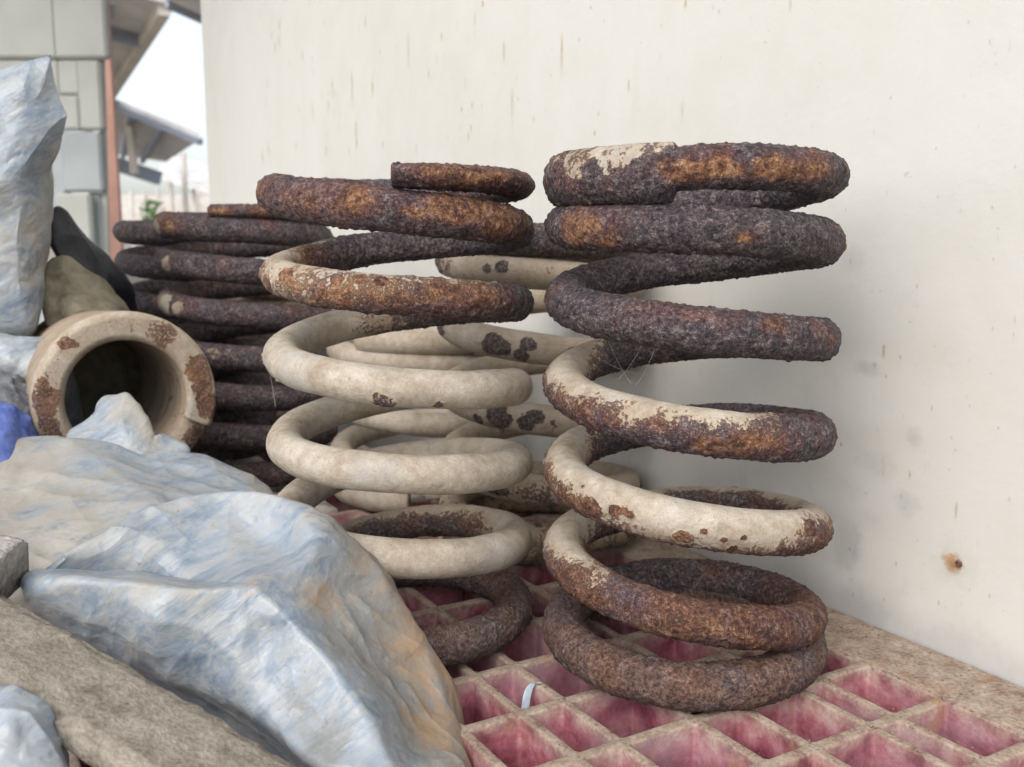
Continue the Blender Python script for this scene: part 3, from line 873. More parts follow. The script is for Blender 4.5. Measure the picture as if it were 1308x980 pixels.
me2 = spring_mesh('coil', K2, 0.0695, R2, W2, .012, 6.62, 0.0010, 76, None, FLOOR + 0.0002, 2, 0.00085, relax=0.0, blots=[(1.80, 10, 5, .6), (1.835, -10, 5, .6), (1.88, 25, 5, .8), (1.93, -12, 5, .8), (1.95, 40, 3.6, .8), (1.977, 45, 3.2, .8), (2.0, 45, 3.6, .8), (1.957, -15, 4, .8), (2.06, 40, 3.5, .7), (2.02, 5, 2, .7), (2.79, -10, 4, .55), (2.82, -35, 5, .5), (3.0, -40, 6, .5), (3.06, -40, 3, .5), (.80, -50, 9, -.8)], oblots=[(.06, 10, 7), (.10, 0, 8), (.14, 10, 8), (.98, 15, 8), (1.03, 0, 5), (1.08, 10, 9), (1.12, 0, 10), (1.16, -10, 10), (1.2, 10, 8), (.8, 20, 8), (1.85, 0, 9), (1.95, 10, 9), (2.05, 25, 9), (2.12, 25, 9), (1.75, 0, 9)])
p2 = at(510, 400, 0.582)
place_spring('coil spring with rusty top turns and chalky cream lower turns, behind the large plastic bag', me2, (p2.x, 0.582, 0))

# cream spring with dark bare patches, against the wall
def even(n, z0, z1, close=1.0, r=0.0115, s0=0.0):
    """closed end turns and evenly pitched turns between, z in mm"""
    k = [(s0, z0), (s0 + close, z0 - 2050 * r)]
    m = n - 2 * close
    zz0, zz1 = z0 - 2050 * r, z1 + 1500 * r
    for i in range(1, int(m * 4) + 1):
        k.append((s0 + close + i / 4, zz0 + (zz1 - zz0) * i / (m * 4)))
    k.append((s0 + n, z1))
    return k
def shade(base, rust=0.0, dark=.4, orange=.2, dust=.2, a=-1, b=9):
    return [(a, rust, rust, rust, rust + .1, dark, orange, dust), (b, rust, rust, rust, rust + .1, dark, orange, dust)]
K4 = [(-.25, 4), (.5, -8), (1, -23.3), (1.5, -50), (2, -77), (2.5, -103), (3, -128.8), (3.5, -155), (4, -182), (4.5, -203), (5, -218), (5.5, -226.5), (6, -226.8)]
W4 = [(-1, 1, 1, 1, 1, .8, 0, .3), (.7, .9, .9, .9, 1, .7, 0, .4), (.85, .1, .26, .1, .2, .8, 0, .55), (2, .05, .27, .1, .2, .8, 0, .5), (3, .05, .27, .1, .2, .8, 0, .5),
      (3.4, .1, .3, .2, .2, .6, .1, .5), (4, .2, .42, .3, .3, .5, .4, .55), (5, .3, .4, .4, .4, .5, .2, .7), (6.5, .5, .5, .5, .5, .5, .1, .8)]
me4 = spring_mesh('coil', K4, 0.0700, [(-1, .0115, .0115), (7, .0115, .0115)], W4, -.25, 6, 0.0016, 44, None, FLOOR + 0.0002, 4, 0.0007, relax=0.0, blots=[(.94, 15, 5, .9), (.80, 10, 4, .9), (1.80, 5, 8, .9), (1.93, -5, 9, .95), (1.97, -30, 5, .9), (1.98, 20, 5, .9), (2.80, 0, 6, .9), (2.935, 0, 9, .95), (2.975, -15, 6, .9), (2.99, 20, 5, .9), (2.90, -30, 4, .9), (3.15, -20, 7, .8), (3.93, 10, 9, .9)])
p4 = at(690, 400, 0.765)
place_spring('dusty cream coil spring with bare dark spots, between the two front springs', me4, (p4.x, 0.765, 0))
# short cream spring behind the left-hand one
K3 = [(-.1, -86), (.5, -92), (1, -104.8), (1.5, -128), (2, -156.2), (2.5, -180), (3, -205), (3.5, -223), (4, -227)]
W3 = shade(0, -.12, .4, .2, .25)
me3 = spring_mesh('coil', K3, 0.0705, [(-1, .0110, .0110), (7, .0110, .0110)], W3, -.1, 4, 0.0018, 40, None, FLOOR + 0.0002, 3, 0.0005, relax=0.0)
p3 = at(530, 400, 0.90)
place_spring('short pale cream coil spring standing behind the rusty topped spring', me3, (p3.x, 0.90, 0))
# two dark springs at the left
K5 = [(-.04, 27.0), (.25, 25.5), (.5, 22), (.75, 16.5), (1, 11), (1.25, 4), (1.5, -5), (1.75, -16), (2, -25.5), (2.25, -36), (2.5, -45), (2.75, -56), (3, -66), (3.5, -87), (4, -107), (4.5, -126), (5, -144), (5.5, -163), (6, -182), (6.5, -202), (7, -219), (7.5, -226)]
W5 = [(-1, 1, 1, 1, 1, .6, .2, .0), (.7, 1, 1, 1, 1, .5, .2, .1), (.78, .6, .45, .9, 1, .4, .6, .1), (.86, .6, .5, .9, 1, .4, .5, .1), (.92, .95, .95, .95, 1, .7, .1, .1), (1.75, 1, 1, 1, 1, .65, .1, .15), (1.82, .7, .62, .9, 1, .7, .1, .1), (1.95, 1, 1, 1, 1, .7, .05, .1),
      (2.72, 1, 1, 1, 1, .65, .1, .1), (2.83, .6, .25, .6, 1, .5, .3, .1), (2.93, 1, 1, 1, 1, .7, .1, .1), (9, 1, 1, 1, 1, .55, .1, .2)]
R5 = [(-.05, .0112, .0056), (.25, .0112, .0068), (.6, .0112, .0095), (.8, .0112, .0114), (9, .0112, .0112)]
me5 = spring_mesh('coil', K5, 0.0735, R5, W5, -.02, 7.5, 0.0017, 44, None, FLOOR + 0.0002, 6, 0.0009, relax=0.0, blots=[(2.86, 0, 13, -.52), (2.91, 5, 9, -.5), (1.88, 0, 8, -.48), (.84, -10, 9, -.45), (3.98, 20, 7, -.5), (4.9, 10, 9, -.45)], oblots=[(.82, 10, 14), (.9, 0, 10), (1.8, 20, 10), (2.8, 10, 10), (.0, 0, 12), (.1, 0, 12), (3.8, 10, 9)])
p5 = at(317, 400, 0.97)
place_spring('dark brown coil spring with one flaked pale patch, beside the lying spring', me5, (p5.x, 0.97, 0))
me6 = spring_mesh('coil', [(s_, z_ - 2.0) for s_, z_ in K5], 0.0720, R5, [(-1, 1, 1, 1, 1, .75, 0, .1), (9, 1, 1, 1, 1, .7, .05, .15)], .18, 7.5, 0.002, 36, None, FLOOR + 0.0002, 7, 0.0008, relax=0.0)
p6 = at(252, 400, 1.10)
place_spring('darkest coil spring, farthest back behind the brown one', me6, (p6.x, 1.10, -0.004), 0.3)
me7 = spring_mesh('coil', [(0, -60), (1, -84), (2, -118), (3, -152), (4, -186), (5, -220), (6, -227)], 0.0715, [(-1, .0120, .0120), (9, .0120, .0120)], shade(0, .35, .6, .1, .6), -.1, 6, 0.002, 36, None, FLOOR + 0.0002, 8, 0.0007, relax=0.0)
p7 = at(372, 400, 1.27)
place_spring('drab tan coil spring almost hidden behind the dark brown one', me7, (p7.x, 1.27, 0))
# the spring lying on its side
KL = [(.17, .2), (.5, -3.0), (.8, -5.5), (1, -8.5), (1.2, -16.0), (1.5, -24), (2, -35), (2.5, -46), (3, -58), (3.5, -69), (4, -81), (5, -104), (6, -127), (7, -150), (8, -173), (12, -265)]
WL = [(-1, .27, .16, .2, .2, .2, .5, .3), (.9, .27, .16, .2, .2, .2, .5, .3), (1.3, .2, .15, .2, .25, .3, .5, .9), (8, .1, .1, .1, .25, .3, .5, .95)]  # high dust values past the first turn are painted shade inside the bore
meL = spring_mesh('coil', KL, 0.0525, [(-1, .0106, .0055), (.17, .0106, .0055), (.5, .0106, .0090), (.8, .0106, .0110), (9, .0106, .0106)], WL, .18, 11.8, 0.0014, 52, 0.004, None, 11, 0.0006, relax=0.0,
                  blots=[(.74, 70, 12, .30), (.80, 60, 10, .36), (.30, 75, 11, .30), (.22, 60, 10, .34), (.26, 90, 9, .3), (.42, 90, 12, .25), (.62, 60, 5, .35), (1.15, 60, 9, .35)])
pl = at(163, 508, 0.70)
tl = place_spring('tan coil spring lying on its side with its flat ring end showing', meL, pl)
tl.rotation_euler = (Vector((0.50, -0.86, 0.06))).to_track_quat('Z', 'Y').to_euler()

# ------------------------------------------------------------------ crumpled sheets
def sheet(name, pts, loop, creases, mat, levels=5, amp=(0.0022, 45, 0.0007, 130), skirt=None, seed=0, fold=1.2, parent=None, keep=0.55):
    """pts: (px, py, Y, dirt, ochre, grey) control points; loop: indices of the outline; creases: index pairs kept sharp.
    skirt: list of (dx, dy, dz) offsets the outline is carried on to, so that the bag has sides"""
    v2 = [Vector((p[0], -p[1])) for p in pts]
    v3 = [at(p[0], p[1], p[2]) for p in pts]
    att = [tuple(p[3:6]) + (0,) * (3 - len(p[3:6])) for p in pts]
    r = delaunay_2d_cdt(v2, [tuple(c[:2]) for c in creases], [list(loop)], 1, 1e-5)
    ov, ofaces, orig = r[0], r[2], r[3]
    bm = bmesh.new()
    co, aa = [], []
    for k, ids in enumerate(orig):
        if ids:
            co.append(v3[ids[0]]); aa.append(att[ids[0]])
        else:
            w = [1 / (1e-6 + (ov[k] - q).length_squared) for q in v2]
            co.append(sum((c * x for c, x in zip(v3, w)), Vector()) / sum(w)); aa.append((0, 0, 0))
    bv = [bm.verts.new(c) for c in co]
    for f in ofaces:
        try: bm.faces.new([bv[i] for i in f])
        except ValueError: pass
    bmesh.ops.recalc_face_normals(bm, faces=bm.faces)
    cl = bm.edges.layers.float.new('crease_edge')
    inv = {}
    for k, ids in enumerate(orig):
        for q in ids: inv[q] = bv[k]
    for c in creases:
        e = bm.edges.get((inv[c[0]], inv[c[1]]))
        if e is not None: e[cl] = c[2] if len(c) > 2 else keep
    for off in (skirt or []):
        be = [e for e in bm.edges if e.is_boundary]
        ex = bmesh.ops.extrude_edge_only(bm, edges=be)
        for q in [g_ for g_ in ex['geom'] if isinstance(g_, bmesh.types.BMVert)]:
            q.co = q.co + Vector(off)
            q.co.z = max(q.co.z, GROUND + 0.01)
    bmesh.ops.recalc_face_normals(bm, faces=bm.faces)
    me = bpy.data.meshes.new(name + '_cage')
    bm.to_mesh(me); bm.free()
    tmp = bpy.data.objects.new('tmp', me); C.objects.link(tmp)
    md = tmp.modifiers.new('s', 'SUBSURF'); md.levels = md.render_levels = levels
    dg = bpy.context.evaluated_depsgraph_get(); dg.update()
    out = bpy.data.meshes.new_from_object(tmp.evaluated_get(dg))
    bpy.data.objects.remove(tmp)
    out.name = name
    n = len(out.vertices)
    P = np.zeros(n * 3, dtype=np.float32); out.vertices.foreach_get('co', P); P = P.reshape(-1, 3).astype(float)
    N = np.zeros(n * 3, dtype=np.float32); out.vertices.foreach_get('normal', N); N = N.reshape(-1, 3).astype(float)
    warp = np.stack([fbm(P * 22 + 3, seed + 51, 2), fbm(P * 22 + 9, seed + 52, 2), fbm(P * 22 + 31, seed + 53, 2)], 1)
    Q = P + 0.014 * warp
    a1, s1_, a2, s2_ = amp
    r1 = 1 - np.abs(pnoise(Q * s1_ * 0.55, seed + 60)) * 2
    r2_ = 1 - np.abs(pnoise(Q * s1_ * 1.3, seed + 61)) * 2
    r3 = 1 - np.abs(pnoise(Q * s2_, seed + 62)) * 2
    mask = 0.35 + 0.65 * sstep(-.25, .35, fbm(P * 16, seed + 70, 2))
    d = a1 * (0.6 * r1 + 0.5 * r2_ * mask) + a2 * r3 * mask + a2 * 0.35 * pnoise(P * 420, seed + 65)
    d = d + a1 * fold * (0.8 * folds(P, seed + 90, s1_ * 0.7) + 0.5 * folds(P, seed + 95, s1_ * 1.9))
    P2 = P + N * d[:, None]
    out.vertices.foreach_set('co', P2.astype(np.float32).ravel())
    ctl = np.array([tuple(v) for v in v3]); A = np.array(att, float)
    W = np.zeros((n, len(ctl)))
    for k in range(len(ctl)):
        W[:, k] = 1 / (1e-6 + ((P - ctl[k]) ** 2).sum(1)) ** 1.5
    W /= W.sum(1, keepdims=True)
    vals = W @ A
    for k, nm in enumerate(('dirt', 'ochre', 'grey')):
        for q in [a_ for a_ in out.attributes if a_.name == nm]: out.attributes.remove(q)
        out.attributes.new(nm, 'FLOAT', 'POINT').data.foreach_set('value', vals[:, k].astype(np.float32))
    out.update()
    o = link(name, out, mat, parent)
    return o

# the large bag in front
B = [(24, 740, .440, .2), (75, 705, .462, .3), (140, 671, .480, .3), (215, 638, .500, .3), (300, 625, .515, .35), (366, 634, .500, .3, .1), (424, 665, .494, .8, .3, .6),   # 0-6 upper outline
     (464, 708, .488, 1., .5, .7), (505, 765, .482, 1., .6, .6), (542, 830, .473, 1., .75, .5), (572, 900, .457, 1., .75, .5), (588, 965, .425, 1., .7, .5), (590, 1020, .388, .9, .6, .5),      # 7-12 right outline
     (420, 1010, .366, .1), (350, 935, .398, .1), (300, 907, .408, .1), (250, 887, .424, .1), (195, 860, .433, .0), (150, 846, .438, .0), (100, 817, .440, .1), (45, 792, .438, .2), (42, 764, .434, .2),  # 13-21 lower outline
     (408, 690, .468, .1), (394, 716, .456, .15), (352, 744, .440, .3, .5), (322, 752, .430, .4, .6),          # 22-25 ridge of the upper face
     (252, 744, .468, .4), (190, 736, .474, .3), (140, 733, .474, .2), (72, 735, .465, .1),                      # 26-29 tuck under the upper face
     (205, 690, .478, .35), (300, 690, .494, .4), (352, 684, .494, .1), (130, 702, .470, .4),                     # 30-33
     (62, 742, .4315, .3), (140, 744, .4265, .5), (190, 748, .4240, .6), (252, 757, .4230, .7),                    # 34-37 lip of the lower face
     (200, 792, .4165, .0), (206, 850, .424, .0), (120, 782, .430, .0), (272, 802, .424, .5), (308, 862, .413, .1), (317, 772, .427, .1),   # 38-43
     (382, 802, .420, .0), (442, 872, .405, .0), (485, 945, .388, .05), (510, 1015, .370, .1),                     # 44-47 bright fold
     (340, 870, .412, .1), (380, 905, .405, .1, 0, .5), (425, 955, .388, .1, 0, .6),                                # 48-50 pocket, its shade painted in by the grey value
     (450, 755, .472, 1., .55, .8), (490, 845, .458, 1., .7, .8), (535, 940, .430, 1., .7, .7), (402, 762, .448, 1., .7, .5), (345, 815, .426, .2), (440, 820, .440, .9, .4, .8), (365, 715, .474, .1)]
loop = list(range(0, 22))
cr = [(4, 5, .7), (5, 6, .8), (6, 7, .8), (7, 8, .6), (3, 4, .6), (2, 3, .5), (9, 10, .6), (22, 23, .95), (23, 24, .95), (24, 25, .95), (25, 44, .7), (44, 45, .8), (45, 46, .85), (46, 47, .85), (29, 28, .95), (28, 27, .95), (27, 26, .95), (26, 25, .9),
      (34, 35, .95), (35, 36, .95), (36, 37, .95), (37, 25, .8), (38, 39, .95), (36, 38, .8), (38, 41, .7), (41, 42, .8), (43, 42, .8), (22, 6, .8), (0, 29, .95), (21, 34, .9), (48, 49, .85), (49, 50, .85), (23, 57, .4), (25, 43, .8)]
bag = sheet('plastic_bag', B, loop, cr, M_TARP, 6, (0.0011, 28, 0.0002, 120), [(0.006, 0.012, -0.012), (0.004, 0.016, -0.05), (0, 0.0, -0.12)], 3, fold=1.7)
tag(bag, 'large crumpled pale blue plastic bag, muddy on its right side, in front of the springs', 'bag', 'crumpled plastic bags')

# bag behind it, running up to the lying spring
B = [(-60, 560, .60, .7), (25, 552, .612, .8), (80, 556, .622, .6), (135, 562, .634, .3), (185, 572, .642, .2), (235, 578, .645, .3), (292, 592, .64, .4), (340, 615, .63, .7), (356, 645, .612, .9, .1), (320, 690, .55, .5),
     (200, 760, .50, .5), (90, 775, .468, .6), (30, 760, .465, .9), (-60, 740, .46, .9),
     (100, 578, .61, .6), (140, 603, .590, .5), (185, 628, .568, .5), (220, 650, .545, .5), (50, 610, .588, .9, .2), (105, 650, .548, .8, .15), (55, 690, .510, .8, .2), (0, 650, .55, .9, .2), (-40, 640, .55, .9),
     (200, 600, .622, .15), (270, 615, .612, .2), (180, 590, .632, .1), (250, 640, .575, .4), (150, 690, .515, .7), (10, 720, .475, .9)]
bag2 = sheet('plastic_bag', B, list(range(14)), [(2, 14, .8), (14, 15, .9), (15, 16, .9), (16, 17, .9), (19, 20, .3), (25, 24, .3)], M_TARP, 5, (0.0016, 18, 0.0002, 140), [(0, 0.012, -0.012), (0, 0.014, -0.05), (0, 0, -0.12)], 14, fold=2.0)
tag(bag2, 'sagging dull blue plastic bag reaching back to the mouth of the lying spring', 'bag', 'crumpled plastic bags')

# torn flap standing in the mouth of the lying spring
B = [(78, 562, .640, .3), (100, 545, .650, .3), (128, 530, .655, .4), (122, 520, .66, .5), (136, 505, .665, .6), (150, 507, .662, .6), (160, 498, .66, .6), (172, 515, .655, .9), (190, 545, .648, .9), (192, 566, .640, .9),
     (205, 552, .650, .1), (230, 566, .650, .1), (247, 584, .645, .2), (180, 588, .628, .3), (110, 580, .625, .3), (155, 535, .645, .7, 0, .3), (162, 560, .634, .2), (130, 555, .638, .1), (180, 572, .634, .5)]
fl = sheet('torn_flap', B, list(range(15)), [(6, 15, .9), (15, 16, .9), (8, 18, .6), (4, 15, .4)], M_TARP, 5, (0.0011, 45, 0.0003, 200), [(0, 0.002, -0.001)], 24)
fl.parent = bag2

# tall bag at the left edge
B = [(-120, 92, .80, .1), (0, 80, .80, .1), (40, 70, .805, .1), (68, 64, .81, .1), (74, 110, .812, .1), (90, 148, .81, .2), (82, 180, .815, .6, .1, .3), (78, 210, .825, .8, .1, .5), (76, 260, .83, .8, .1, .5), (72, 330, .825, .7, .1, .4), (58, 400, .80, .4), (54, 438, .79, .2), (0, 436, .78, .3), (-120, 430, .78, .3),
     (28, 120, .785, .0), (50, 130, .79, .0), (70, 155, .795, .05), (40, 205, .785, .05), (10, 230, .775, .0), (-30, 260, .77, .0), (30, 250, .785, .4), (20, 320, .78, .4), (5, 250, .78, .7, 0, .4), (50, 300, .80, .8), (30, 390, .775, .3), (10, 130, .78, .0), (10, 180, .775, .0), (-40, 350, .765, .2), (45, 340, .79, .7)]
bag3 = sheet('plastic_bag', B, list(range(14)), [(1, 2, .9), (2, 3, .95), (3, 4, .95), (4, 5, .9), (5, 6, .9), (6, 7, .8), (3, 15, .9), (2, 14, .6), (5, 16, .9), (16, 17, .7), (17, 18, .6), (14, 25, .4), (20, 21, .5), (21, 24, .5)], M_TARP, 5, (0.0022, 17, 0.0004, 120), [(-0.010, 0.015, -0.003), (-0.035, 0.05, -0.008), (-0.06, 0.08, 0)], 34)
tag(bag3, 'tall pale plastic bag standing at the left edge in front of the grey blocks', 'bag', 'crumpled plastic bags')
# grey fold lying under it, above the blue cloth
B = [(-120, 425, .76, .3), (0, 430, .76, .3), (40, 430, .765, .3), (62, 438, .77, .3), (78, 458, .76, .4), (62, 478, .75, .4), (40, 488, .745, .5), (0, 465, .74, .4), (-120, 470, .74, .4), (30, 450, .75, .2), (0, 445, .75, .2)]
b4 = sheet('folded_sheet', B, list(range(9)), [(9, 4, .7), (9, 6, .4)], M_TARP, 4, (0.003, 40, 0.0008, 140), [(0, 0.02, -0.01), (0, 0.02, -0.06)], 44)
tag(b4, 'light grey folded plastic sheet beside the rim of the lying spring', 'sheet')
B = [(-120, 470, .72, .5), (0, 470, .725, .6), (40, 495, .725, .6), (48, 540, .70, .6), (30, 560, .68, .6), (-20, 560, .66, .6), (-120, 560, .66, .6), (15, 505, .71, .5, 0, 1), (30, 520, .70, .8, 0, 1), (0, 520, .69, .5, 0, 1)]
b5 = sheet('dark_sheet', B, list(range(7)), [(1, 7, .7), (7, 8, .7)], plain_sheet('slate_grey_sheet', (0.05, 0.055, 0.065), (0.20, 0.21, 0.23)), 4, (0.004, 40, 0.0008, 140), [(0, 0.02, -0.01), (0, 0.02, -0.06)], 48)
tag(b5, 'dark grey crumpled sheet under the folded grey one at the left edge', 'sheet')
# bright blue cloth
B = [(-120, 515, .63), (0, 512, .63), (18, 522, .632), (31, 550, .63), (33, 575, .622), (20, 600, .60), (0, 632, .57), (-120, 650, .55), (10, 555, .60), (-20, 580, .585), (5, 600, .585)]
b6 = sheet('blue_cloth', B, list(range(8)), [(2, 8, .4)], M_BLUE, 4, (0.0028, 40, 0.0008, 140), [(0, 0.02, -0.01), (0, 0.02, -0.08)], 54)
tag(b6, 'bright blue crumpled cloth at the left edge above the dull blue bag', 'cloth')
# brown canvas folds above the lying spring
B = [(50, 335, .86), (85, 332, .87), (110, 345, .875), (150, 378, .88), (160, 392, .87), (140, 412, .85), (100, 420, .83), (60, 430, .81), (50, 400, .82), (75, 362, .85), (105, 378, .85), (130, 400, .845), (92, 398, .810), (85, 368, .855), (66, 402, .825)]
b7 = sheet('canvas_sheet', B, list(range(9)), [(9, 10, .9), (10, 11, .9), (11, 4, .8), (12, 5, .9), (13, 12, .9), (13, 14, .9), (1, 9, .8), (0, 1, .8), (1, 2, .8), (2, 3, .8)], M_BROWN, 5, (0.0026, 17, 0.0004, 140), [(0, 0.02, -0.01), (0, 0.02, -0.1)], 64, fold=2.6)
tag(b7, 'olive brown canvas folded over the back of the lying spring', 'sheet')
# black rubber sheet slumping down between the tall bag and the dark springs
B = [(62, 262, .92), (76, 258, .925), (86, 278, .93), (106, 302, .94), (130, 320, .95), (158, 348, .955), (162, 365, .94), (130, 372, .92), (100, 350, .90), (70, 330, .89), (60, 300, .90), (85, 305, .915), (115, 335, .925)]
b8 = sheet('rubber_sheet', B, list(range(11)), [(2, 11, .6), (11, 12, .6)], M_BLACK, 5, (0.0022, 16, 0.0002, 140), [(0, 0.02, -0.01), (0, 0.03, -0.12)], 74, fold=2.2)
tag(b8, 'black rubber sheet slumped between the tall bag and the dark springs', 'sheet')
# scrap of bag in the lower left corner
B = [(-90, 868, .355, .1), (0, 872, .352, .2), (30, 886, .350, .2), (50, 925, .342, .2), (62, 960, .334, .2), (72, 1010, .322, .1), (-90, 1020, .31, .1), (10, 915, .336, .0), (25, 960, .326, .0), (-30, 950, .328, .1)]
b9 = sheet('plastic_scrap', B, list(range(7)), [(7, 8, .4)], M_TARP, 5, (0.0022, 50, 0.0006, 160), [(0.004, 0.008, -0.01), (0, 0.0, -0.06)], 84)
tag(b9, 'small pale blue plastic scrap in the lower left corner below the board', 'scrap')

# ------------------------------------------------------------------ board and broken concrete
def rough_beam(name, a, b, wdir, w, h, seed, mat, parent=None, res=0.0022, amp=0.0022):
    """a weathered bar from a to b; wdir: direction across its upper face"""
    a, b = Vector(a), Vector(b)
    t = (b - a).normalized()
    wd = Vector(wdir); wd = (wd - t * wd.dot(t)).normalized()
    up = wd.cross(t)
    if up.z < 0: up = -up
    L = (b - a).length
    nl = int(L / res)
    prof = []
    nw, nh = int(w / res), int(h / res)
    rr = 0.12
    for k in range(nw): prof.append((-.5 + k / nw, .5))
    for k in range(nh): prof.append((.5, .5 - k / nh))
    for k in range(nw): prof.append((.5 - k / nw, -.5))
    for k in range(nh): prof.append((-.5, -.5 + k / nh))
    prof = np.array(prof)
    np_ = len(prof)
    pr = np.stack([prof[:, 0] * w, prof[:, 1] * h], 1)
    s = np.linspace(0, 1, nl)
    P = (np.array(a)[None, None] + (np.array(b - a)[None, None] * s[:, None, None]) + np.array(wd)[None, None] * pr[None, :, 0, None] + np.array(up)[None, None] * pr[None, :, 1, None]).reshape(-1, 3)
    N = (np.array(wd)[None, None] * prof[None, :, 0, None] + np.array(up)[None, None] * prof[None, :, 1, None] + np.zeros((nl, 1, 1))).reshape(-1, 3)
    corner = np.tile((np.abs(prof).min(1) > .42).astype(float), nl)
    e = fbm(P * 70, seed, 4, .6)
    P = P + N * 2 * (amp * fbm(P * 38, seed + 3, 4, .55) - 0.0016 * corner * (1 + 1.6 * e))[:, None] + N * 0.0006 * fbm(P * 260, seed + 7, 2)[:, None]
    idx = np.arange(nl * np_).reshape(nl, np_); nx2 = np.roll(idx, -1, 1)
    F = np.stack([idx[:-1], idx[1:], nx2[1:], nx2[:-1]], -1).reshape(-1, 4)
    V = list(P); fc = [tuple(f) for f in F]
    n0 = len(V)
    V.append(P[idx[0]].mean(0)); V.append(P[idx[-1]].mean(0))
    for k in range(np_):
        fc.append((n0, idx[0][k], idx[0][(k + 1) % np_], idx[0][(k + 1) % np_]))
        fc.append((n0 + 1, idx[-1][(k + 1) % np_], idx[-1][k], idx[-1][k]))
    me = bpy.data.meshes.new(name)
    me.from_pydata([tuple(v) for v in V], [], [tuple(dict.fromkeys(map(int, f))) for f in fc])
    bm = bmesh.new(); bm.from_mesh(me); bmesh.ops.recalc_face_normals(bm, faces=bm.faces); bm.to_mesh(me); bm.free()
    return link(name, me, mat, parent)

pa = (at(-60, 716, .420) + at(-60, 832, .378)) / 2
pb = (at(430, 990, .352) + at(300, 1075, .318)) / 2
wdv = at(150, 848, .396) - at(80, 915, .352)
bd = rough_beam('weathered_board', pa - Vector((0, 0, .006)), pb - Vector((0, 0, .006)), wdv, 0.048, 0.012, 5, M_PLANK)
tag(bd, 'dusty grey brown board slanting across the lower left corner', 'board')
ca = at(-70, 690, .43) + Vector((0, 0, -.012)); cb = at(10, 702, .43) + Vector((0, 0, -.012))
cb_o = rough_beam('concrete_lump', ca, cb, (0, 1, 0.15), 0.035, 0.024, 15, M_STONE, None, 0.0018, 0.003)
tag(cb_o, 'broken grey concrete lump at the left edge above the board', 'lump')

# ------------------------------------------------------------------ far background, out of focus
blk = empty('block_wall', at(60, 300, 2.3))
tag(blk, 'stacked pale grey blocks behind the tall bag at the left', 'wall')
def block(px0, py0, px1, py1, Y, mat, depth=0.03):
    a, b = at(px0, py1, Y), at(px1, py0, Y)
    o = link('block', bm_mesh(box_bm((b.x - a.x, depth, b.z - a.z), 0.006), 'block'), mat, None, False)
    o.location = Vector(((a.x + b.x) / 2, Y + depth / 2, (a.z + b.z) / 2)) - blk.location
    o.parent = blk
for a in ((-200, -60, 66, 74, 2.30, M_BLOCK), (67, -60, 129, 74, 2.30, M_BLOCK), (-200, 75, 74, 165, 2.31, M_BLOCK), (75, 75, 100, 121, 2.31, M_BLOCK), (75, 122, 100, 166, 2.305, M_BLOCK), (101, 75, 126, 166, 2.31, M_BLOCK),
          (-200, 166, 80, 300, 2.32, M_BLOCK2), (81, 168, 127, 245, 2.31, M_BLOCK2), (75, 247, 114, 330, 2.29, M_BLOCK), (115, 246, 128, 330, 2.33, M_BLOCK2), (-200, 331, 128, 700, 2.33, M_BLOCK2)):
    block(*a)
tr = link('corner_trim', bm_mesh(beam_bm(at(129.5, 70, 2.34), at(139, 420, 2.34), 0.010, 0.012), 'corner_trim'), M_BLOCK, None, False)
tr.parent = blk; tr.matrix_parent_inverse = Matrix.Translation(-blk.location)

post = link('steel_post', bm_mesh(beam_bm((at(137.5, 150, 3.0).x, 3.0, GROUND), (at(137.5, 150, 3.0).x, 3.0, 1.4), 0.044, 0.02), 'steel_post'), M_PINK, None, False)
tag(post, 'red oxide steel post beside the pale grey blocks', 'post')

def plain(name, bm, mat, label, cat):
    o = link(name, bm_mesh(bm, name), mat, None, False)
    return tag(o, label, cat)
can = empty('canopy_roof', at(180, 60, 8))
tag(can, 'grey canopy roof seen from below beside the post', 'roof')
def kid(name, bm, mat, parent):
    o = link(name, bm_mesh(bm, name), mat, None, False)
    o.parent = parent
    o.matrix_parent_inverse = Matrix.Translation(-Vector(parent.location))
    return o
e0, e1 = at(224, 8, 8.0), at(118, 168, 14.5)
kid('roof_sheet', slab_bm([e0, e1, e1 + Vector((-3.2, 1.0, 0.55)), e0 + Vector((-3.2, -2.2, 0.55))], 0.05), M_ROOF, can)
kid('eave_beam', beam_bm(e0 + Vector((-.09, 0, -.02)), e1 + Vector((-.09, 0, -.02)), 0.09, 0.10), M_POLE, can)
for f in (0.16, 0.5):
    p = e0.lerp(e1, f)
    kid('purlin', beam_bm(p + Vector((-.1, 0, -.03)), p + Vector((-3.0, -1.0, 0.46)), 0.07, 0.09), M_ROOFB, can)
kid('rafter', beam_bm(e0 + Vector((-.6, .2, .02)), e1 + Vector((-.7, .2, .04)), 0.06, 0.08), M_ROOFB, can)
can2 = empty('awning', at(240, 5, 6))
tag(can2, 'awning extended unseen over the springs, its dark edge above the left end of the wall', 'awning')
f0, f1 = at(214, 2, 6.0), at(300, 40, 6.3)
rz_ = f0.z
kid('awning_sheet', slab_bm([f0, f1, Vector((2.2, 4.5, rz_)), Vector((2.2, 0.75, rz_ + 0.2)), Vector((-1.7, 0.75, rz_ + 0.2))], 0.04), M_ROOF, can2)  # unseen part stretched towards the camera to hold back sky light
kid('awning_beam', beam_bm(f0, f1, 0.05, 0.07), M_ROOFB, can2)

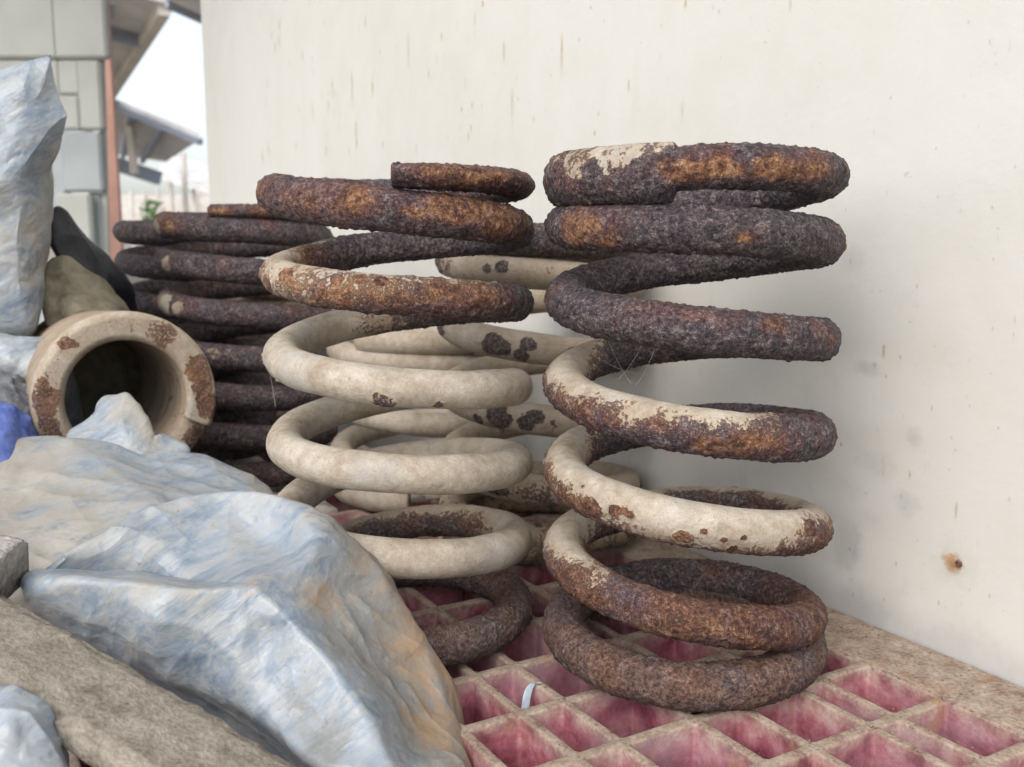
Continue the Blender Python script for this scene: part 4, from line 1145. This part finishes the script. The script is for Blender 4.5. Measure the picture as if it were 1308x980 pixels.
sh = empty('shed_roof', at(190, 180, 13))
tag(sh, 'low shed roof slanting down behind the post, held by a pale pole', 'roof')
a_, b_, c_, d_ = at(140, 130, 12.0), at(256, 178, 11.0), at(212, 207, 16.0), at(140, 196, 18.0)
kid('roof_sheet', slab_bm([a_, b_, c_, d_], 0.06), M_ROOF, sh)
for f in (0.25, 0.6):
    kid('roof_beam', beam_bm(a_.lerp(b_, f) + Vector((0, 0, -.05)), d_.lerp(c_, f) + Vector((0, 0, -.05)), 0.07, 0.08), M_ROOFB, sh)
kid('edge_beam', beam_bm(a_ + Vector((0, 0, -.03)), b_ + Vector((0, 0, -.03)), 0.06, 0.07), M_ROOFB, sh)
kid('lower_beam', beam_bm(at(140, 207, 15), at(204, 228, 15.6), 0.10, 0.20), M_ROOFB, sh)
kid('pole', beam_bm(at(164, 152, 12.5), at(172, 222, 12.5), 0.085, 0.085), M_POLE, sh)
far = empty('far_shed', at(230, 225, 20))
tag(far, 'small pale grey shed with thin poles far behind the springs', 'shed')
kid('roof_sheet', slab_bm([at(201, 228, 20), at(268, 248, 19), at(268, 215, 22), at(208, 205, 23)], 0.12), M_ROOF, far)
for px, pt, Y in ((234, 196, 16), (217, 222, 21), (247, 236, 20)):
    q = at(px, pt, Y)
    kid('pole', beam_bm(q, (q.x, q.y, GROUND), 0.07, 0.07), M_POLE, far)
kid('back_wall', box_bm((3.2, 0.15, 1.2), 0, at(225, 285, 25) + Vector((0, 0, .1))), M_FAR, far)
fen = empty('yard_fence', at(190, 255, 24))
tag(fen, 'pale post and rail fence in the yard beyond the post', 'fence')
for k in range(7):
    q = at(150 + k * 17, 240 + (k % 3) * 3, 24)
    kid('fence_post', beam_bm(q, (q.x, q.y, GROUND), 0.06, 0.06), M_FAR, fen)
for py in (250, 262, 274):
    kid('rail', beam_bm(at(140, py, 24.05), at(275, py + 2, 24.05), 0.05, 0.05), M_FAR, fen)
pb_ = bmesh.new()
rl = random.Random(12)
pc = at(192, 270, 14)
for k in range(90):
    p = pc + Vector((rl.gauss(0, .06), rl.gauss(0, .06), rl.uniform(-.18, .10)))
    d = Vector((rl.uniform(-1, 1), rl.uniform(-1, 1), rl.uniform(.2, 1.2))).normalized()
    s = d.cross(Vector((rl.uniform(-1, 1), rl.uniform(-1, 1), .2))).normalized() * .018
    q = [pb_.verts.new(p), pb_.verts.new(p + d * .05 + s), pb_.verts.new(p + d * .12), pb_.verts.new(p + d * .05 - s)]
    pb_.faces.new(q)
pl_e = empty('yard_plant', (pc.x, pc.y, GROUND))
tag(pl_e, 'small bright green plant in the yard', 'plant')
kid('foliage', pb_, M_LEAF, pl_e)
kid('stem', beam_bm((pc.x, pc.y, GROUND), pc, 0.015, 0.015), M_LEAF, pl_e)

# ------------------------------------------------------------------ cobweb threads between the turns
def thread(a, b, sag=0.002, r=0.00006):
    bm = bmesh.new(); prev = None
    a, b = Vector(a), Vector(b)
    for k in range(9):
        t = k / 8
        p = a.lerp(b, t) + Vector((0, 0, -sag * 4 * t * (1 - t)))
        row = [bm.verts.new(p + Vector(q) * r) for q in ((1, 0, 0), (-.5, .5, .7), (-.5, -.5, -.7))]
        if prev:
            for q in range(3): bm.faces.new((prev[q], prev[(q + 1) % 3], row[(q + 1) % 3], row[q]))
        prev = row
    return bm
wb_ = empty('cobweb', at(800, 460, .52))
tag(wb_, 'few cobweb threads between the upper turns of the spring by the wall', 'cobweb')
for a, b in (((776, 432, .55), (806, 490, .49)), ((820, 440, .55), (790, 484, .49)), ((760, 455, .56), (828, 480, .50)), ((836, 447, .56), (812, 492, .49))):
    kid('thread', thread(at(*a), at(*b)), M_WEB, wb_)
wb2 = empty('cobweb', at(345, 490, .55))
tag(wb2, 'single cobweb thread hanging down the left side of the rusty topped spring', 'cobweb')
kid('thread', thread(at(342, 462, .575), at(352, 520, .575), -.001), M_WEB, wb2)
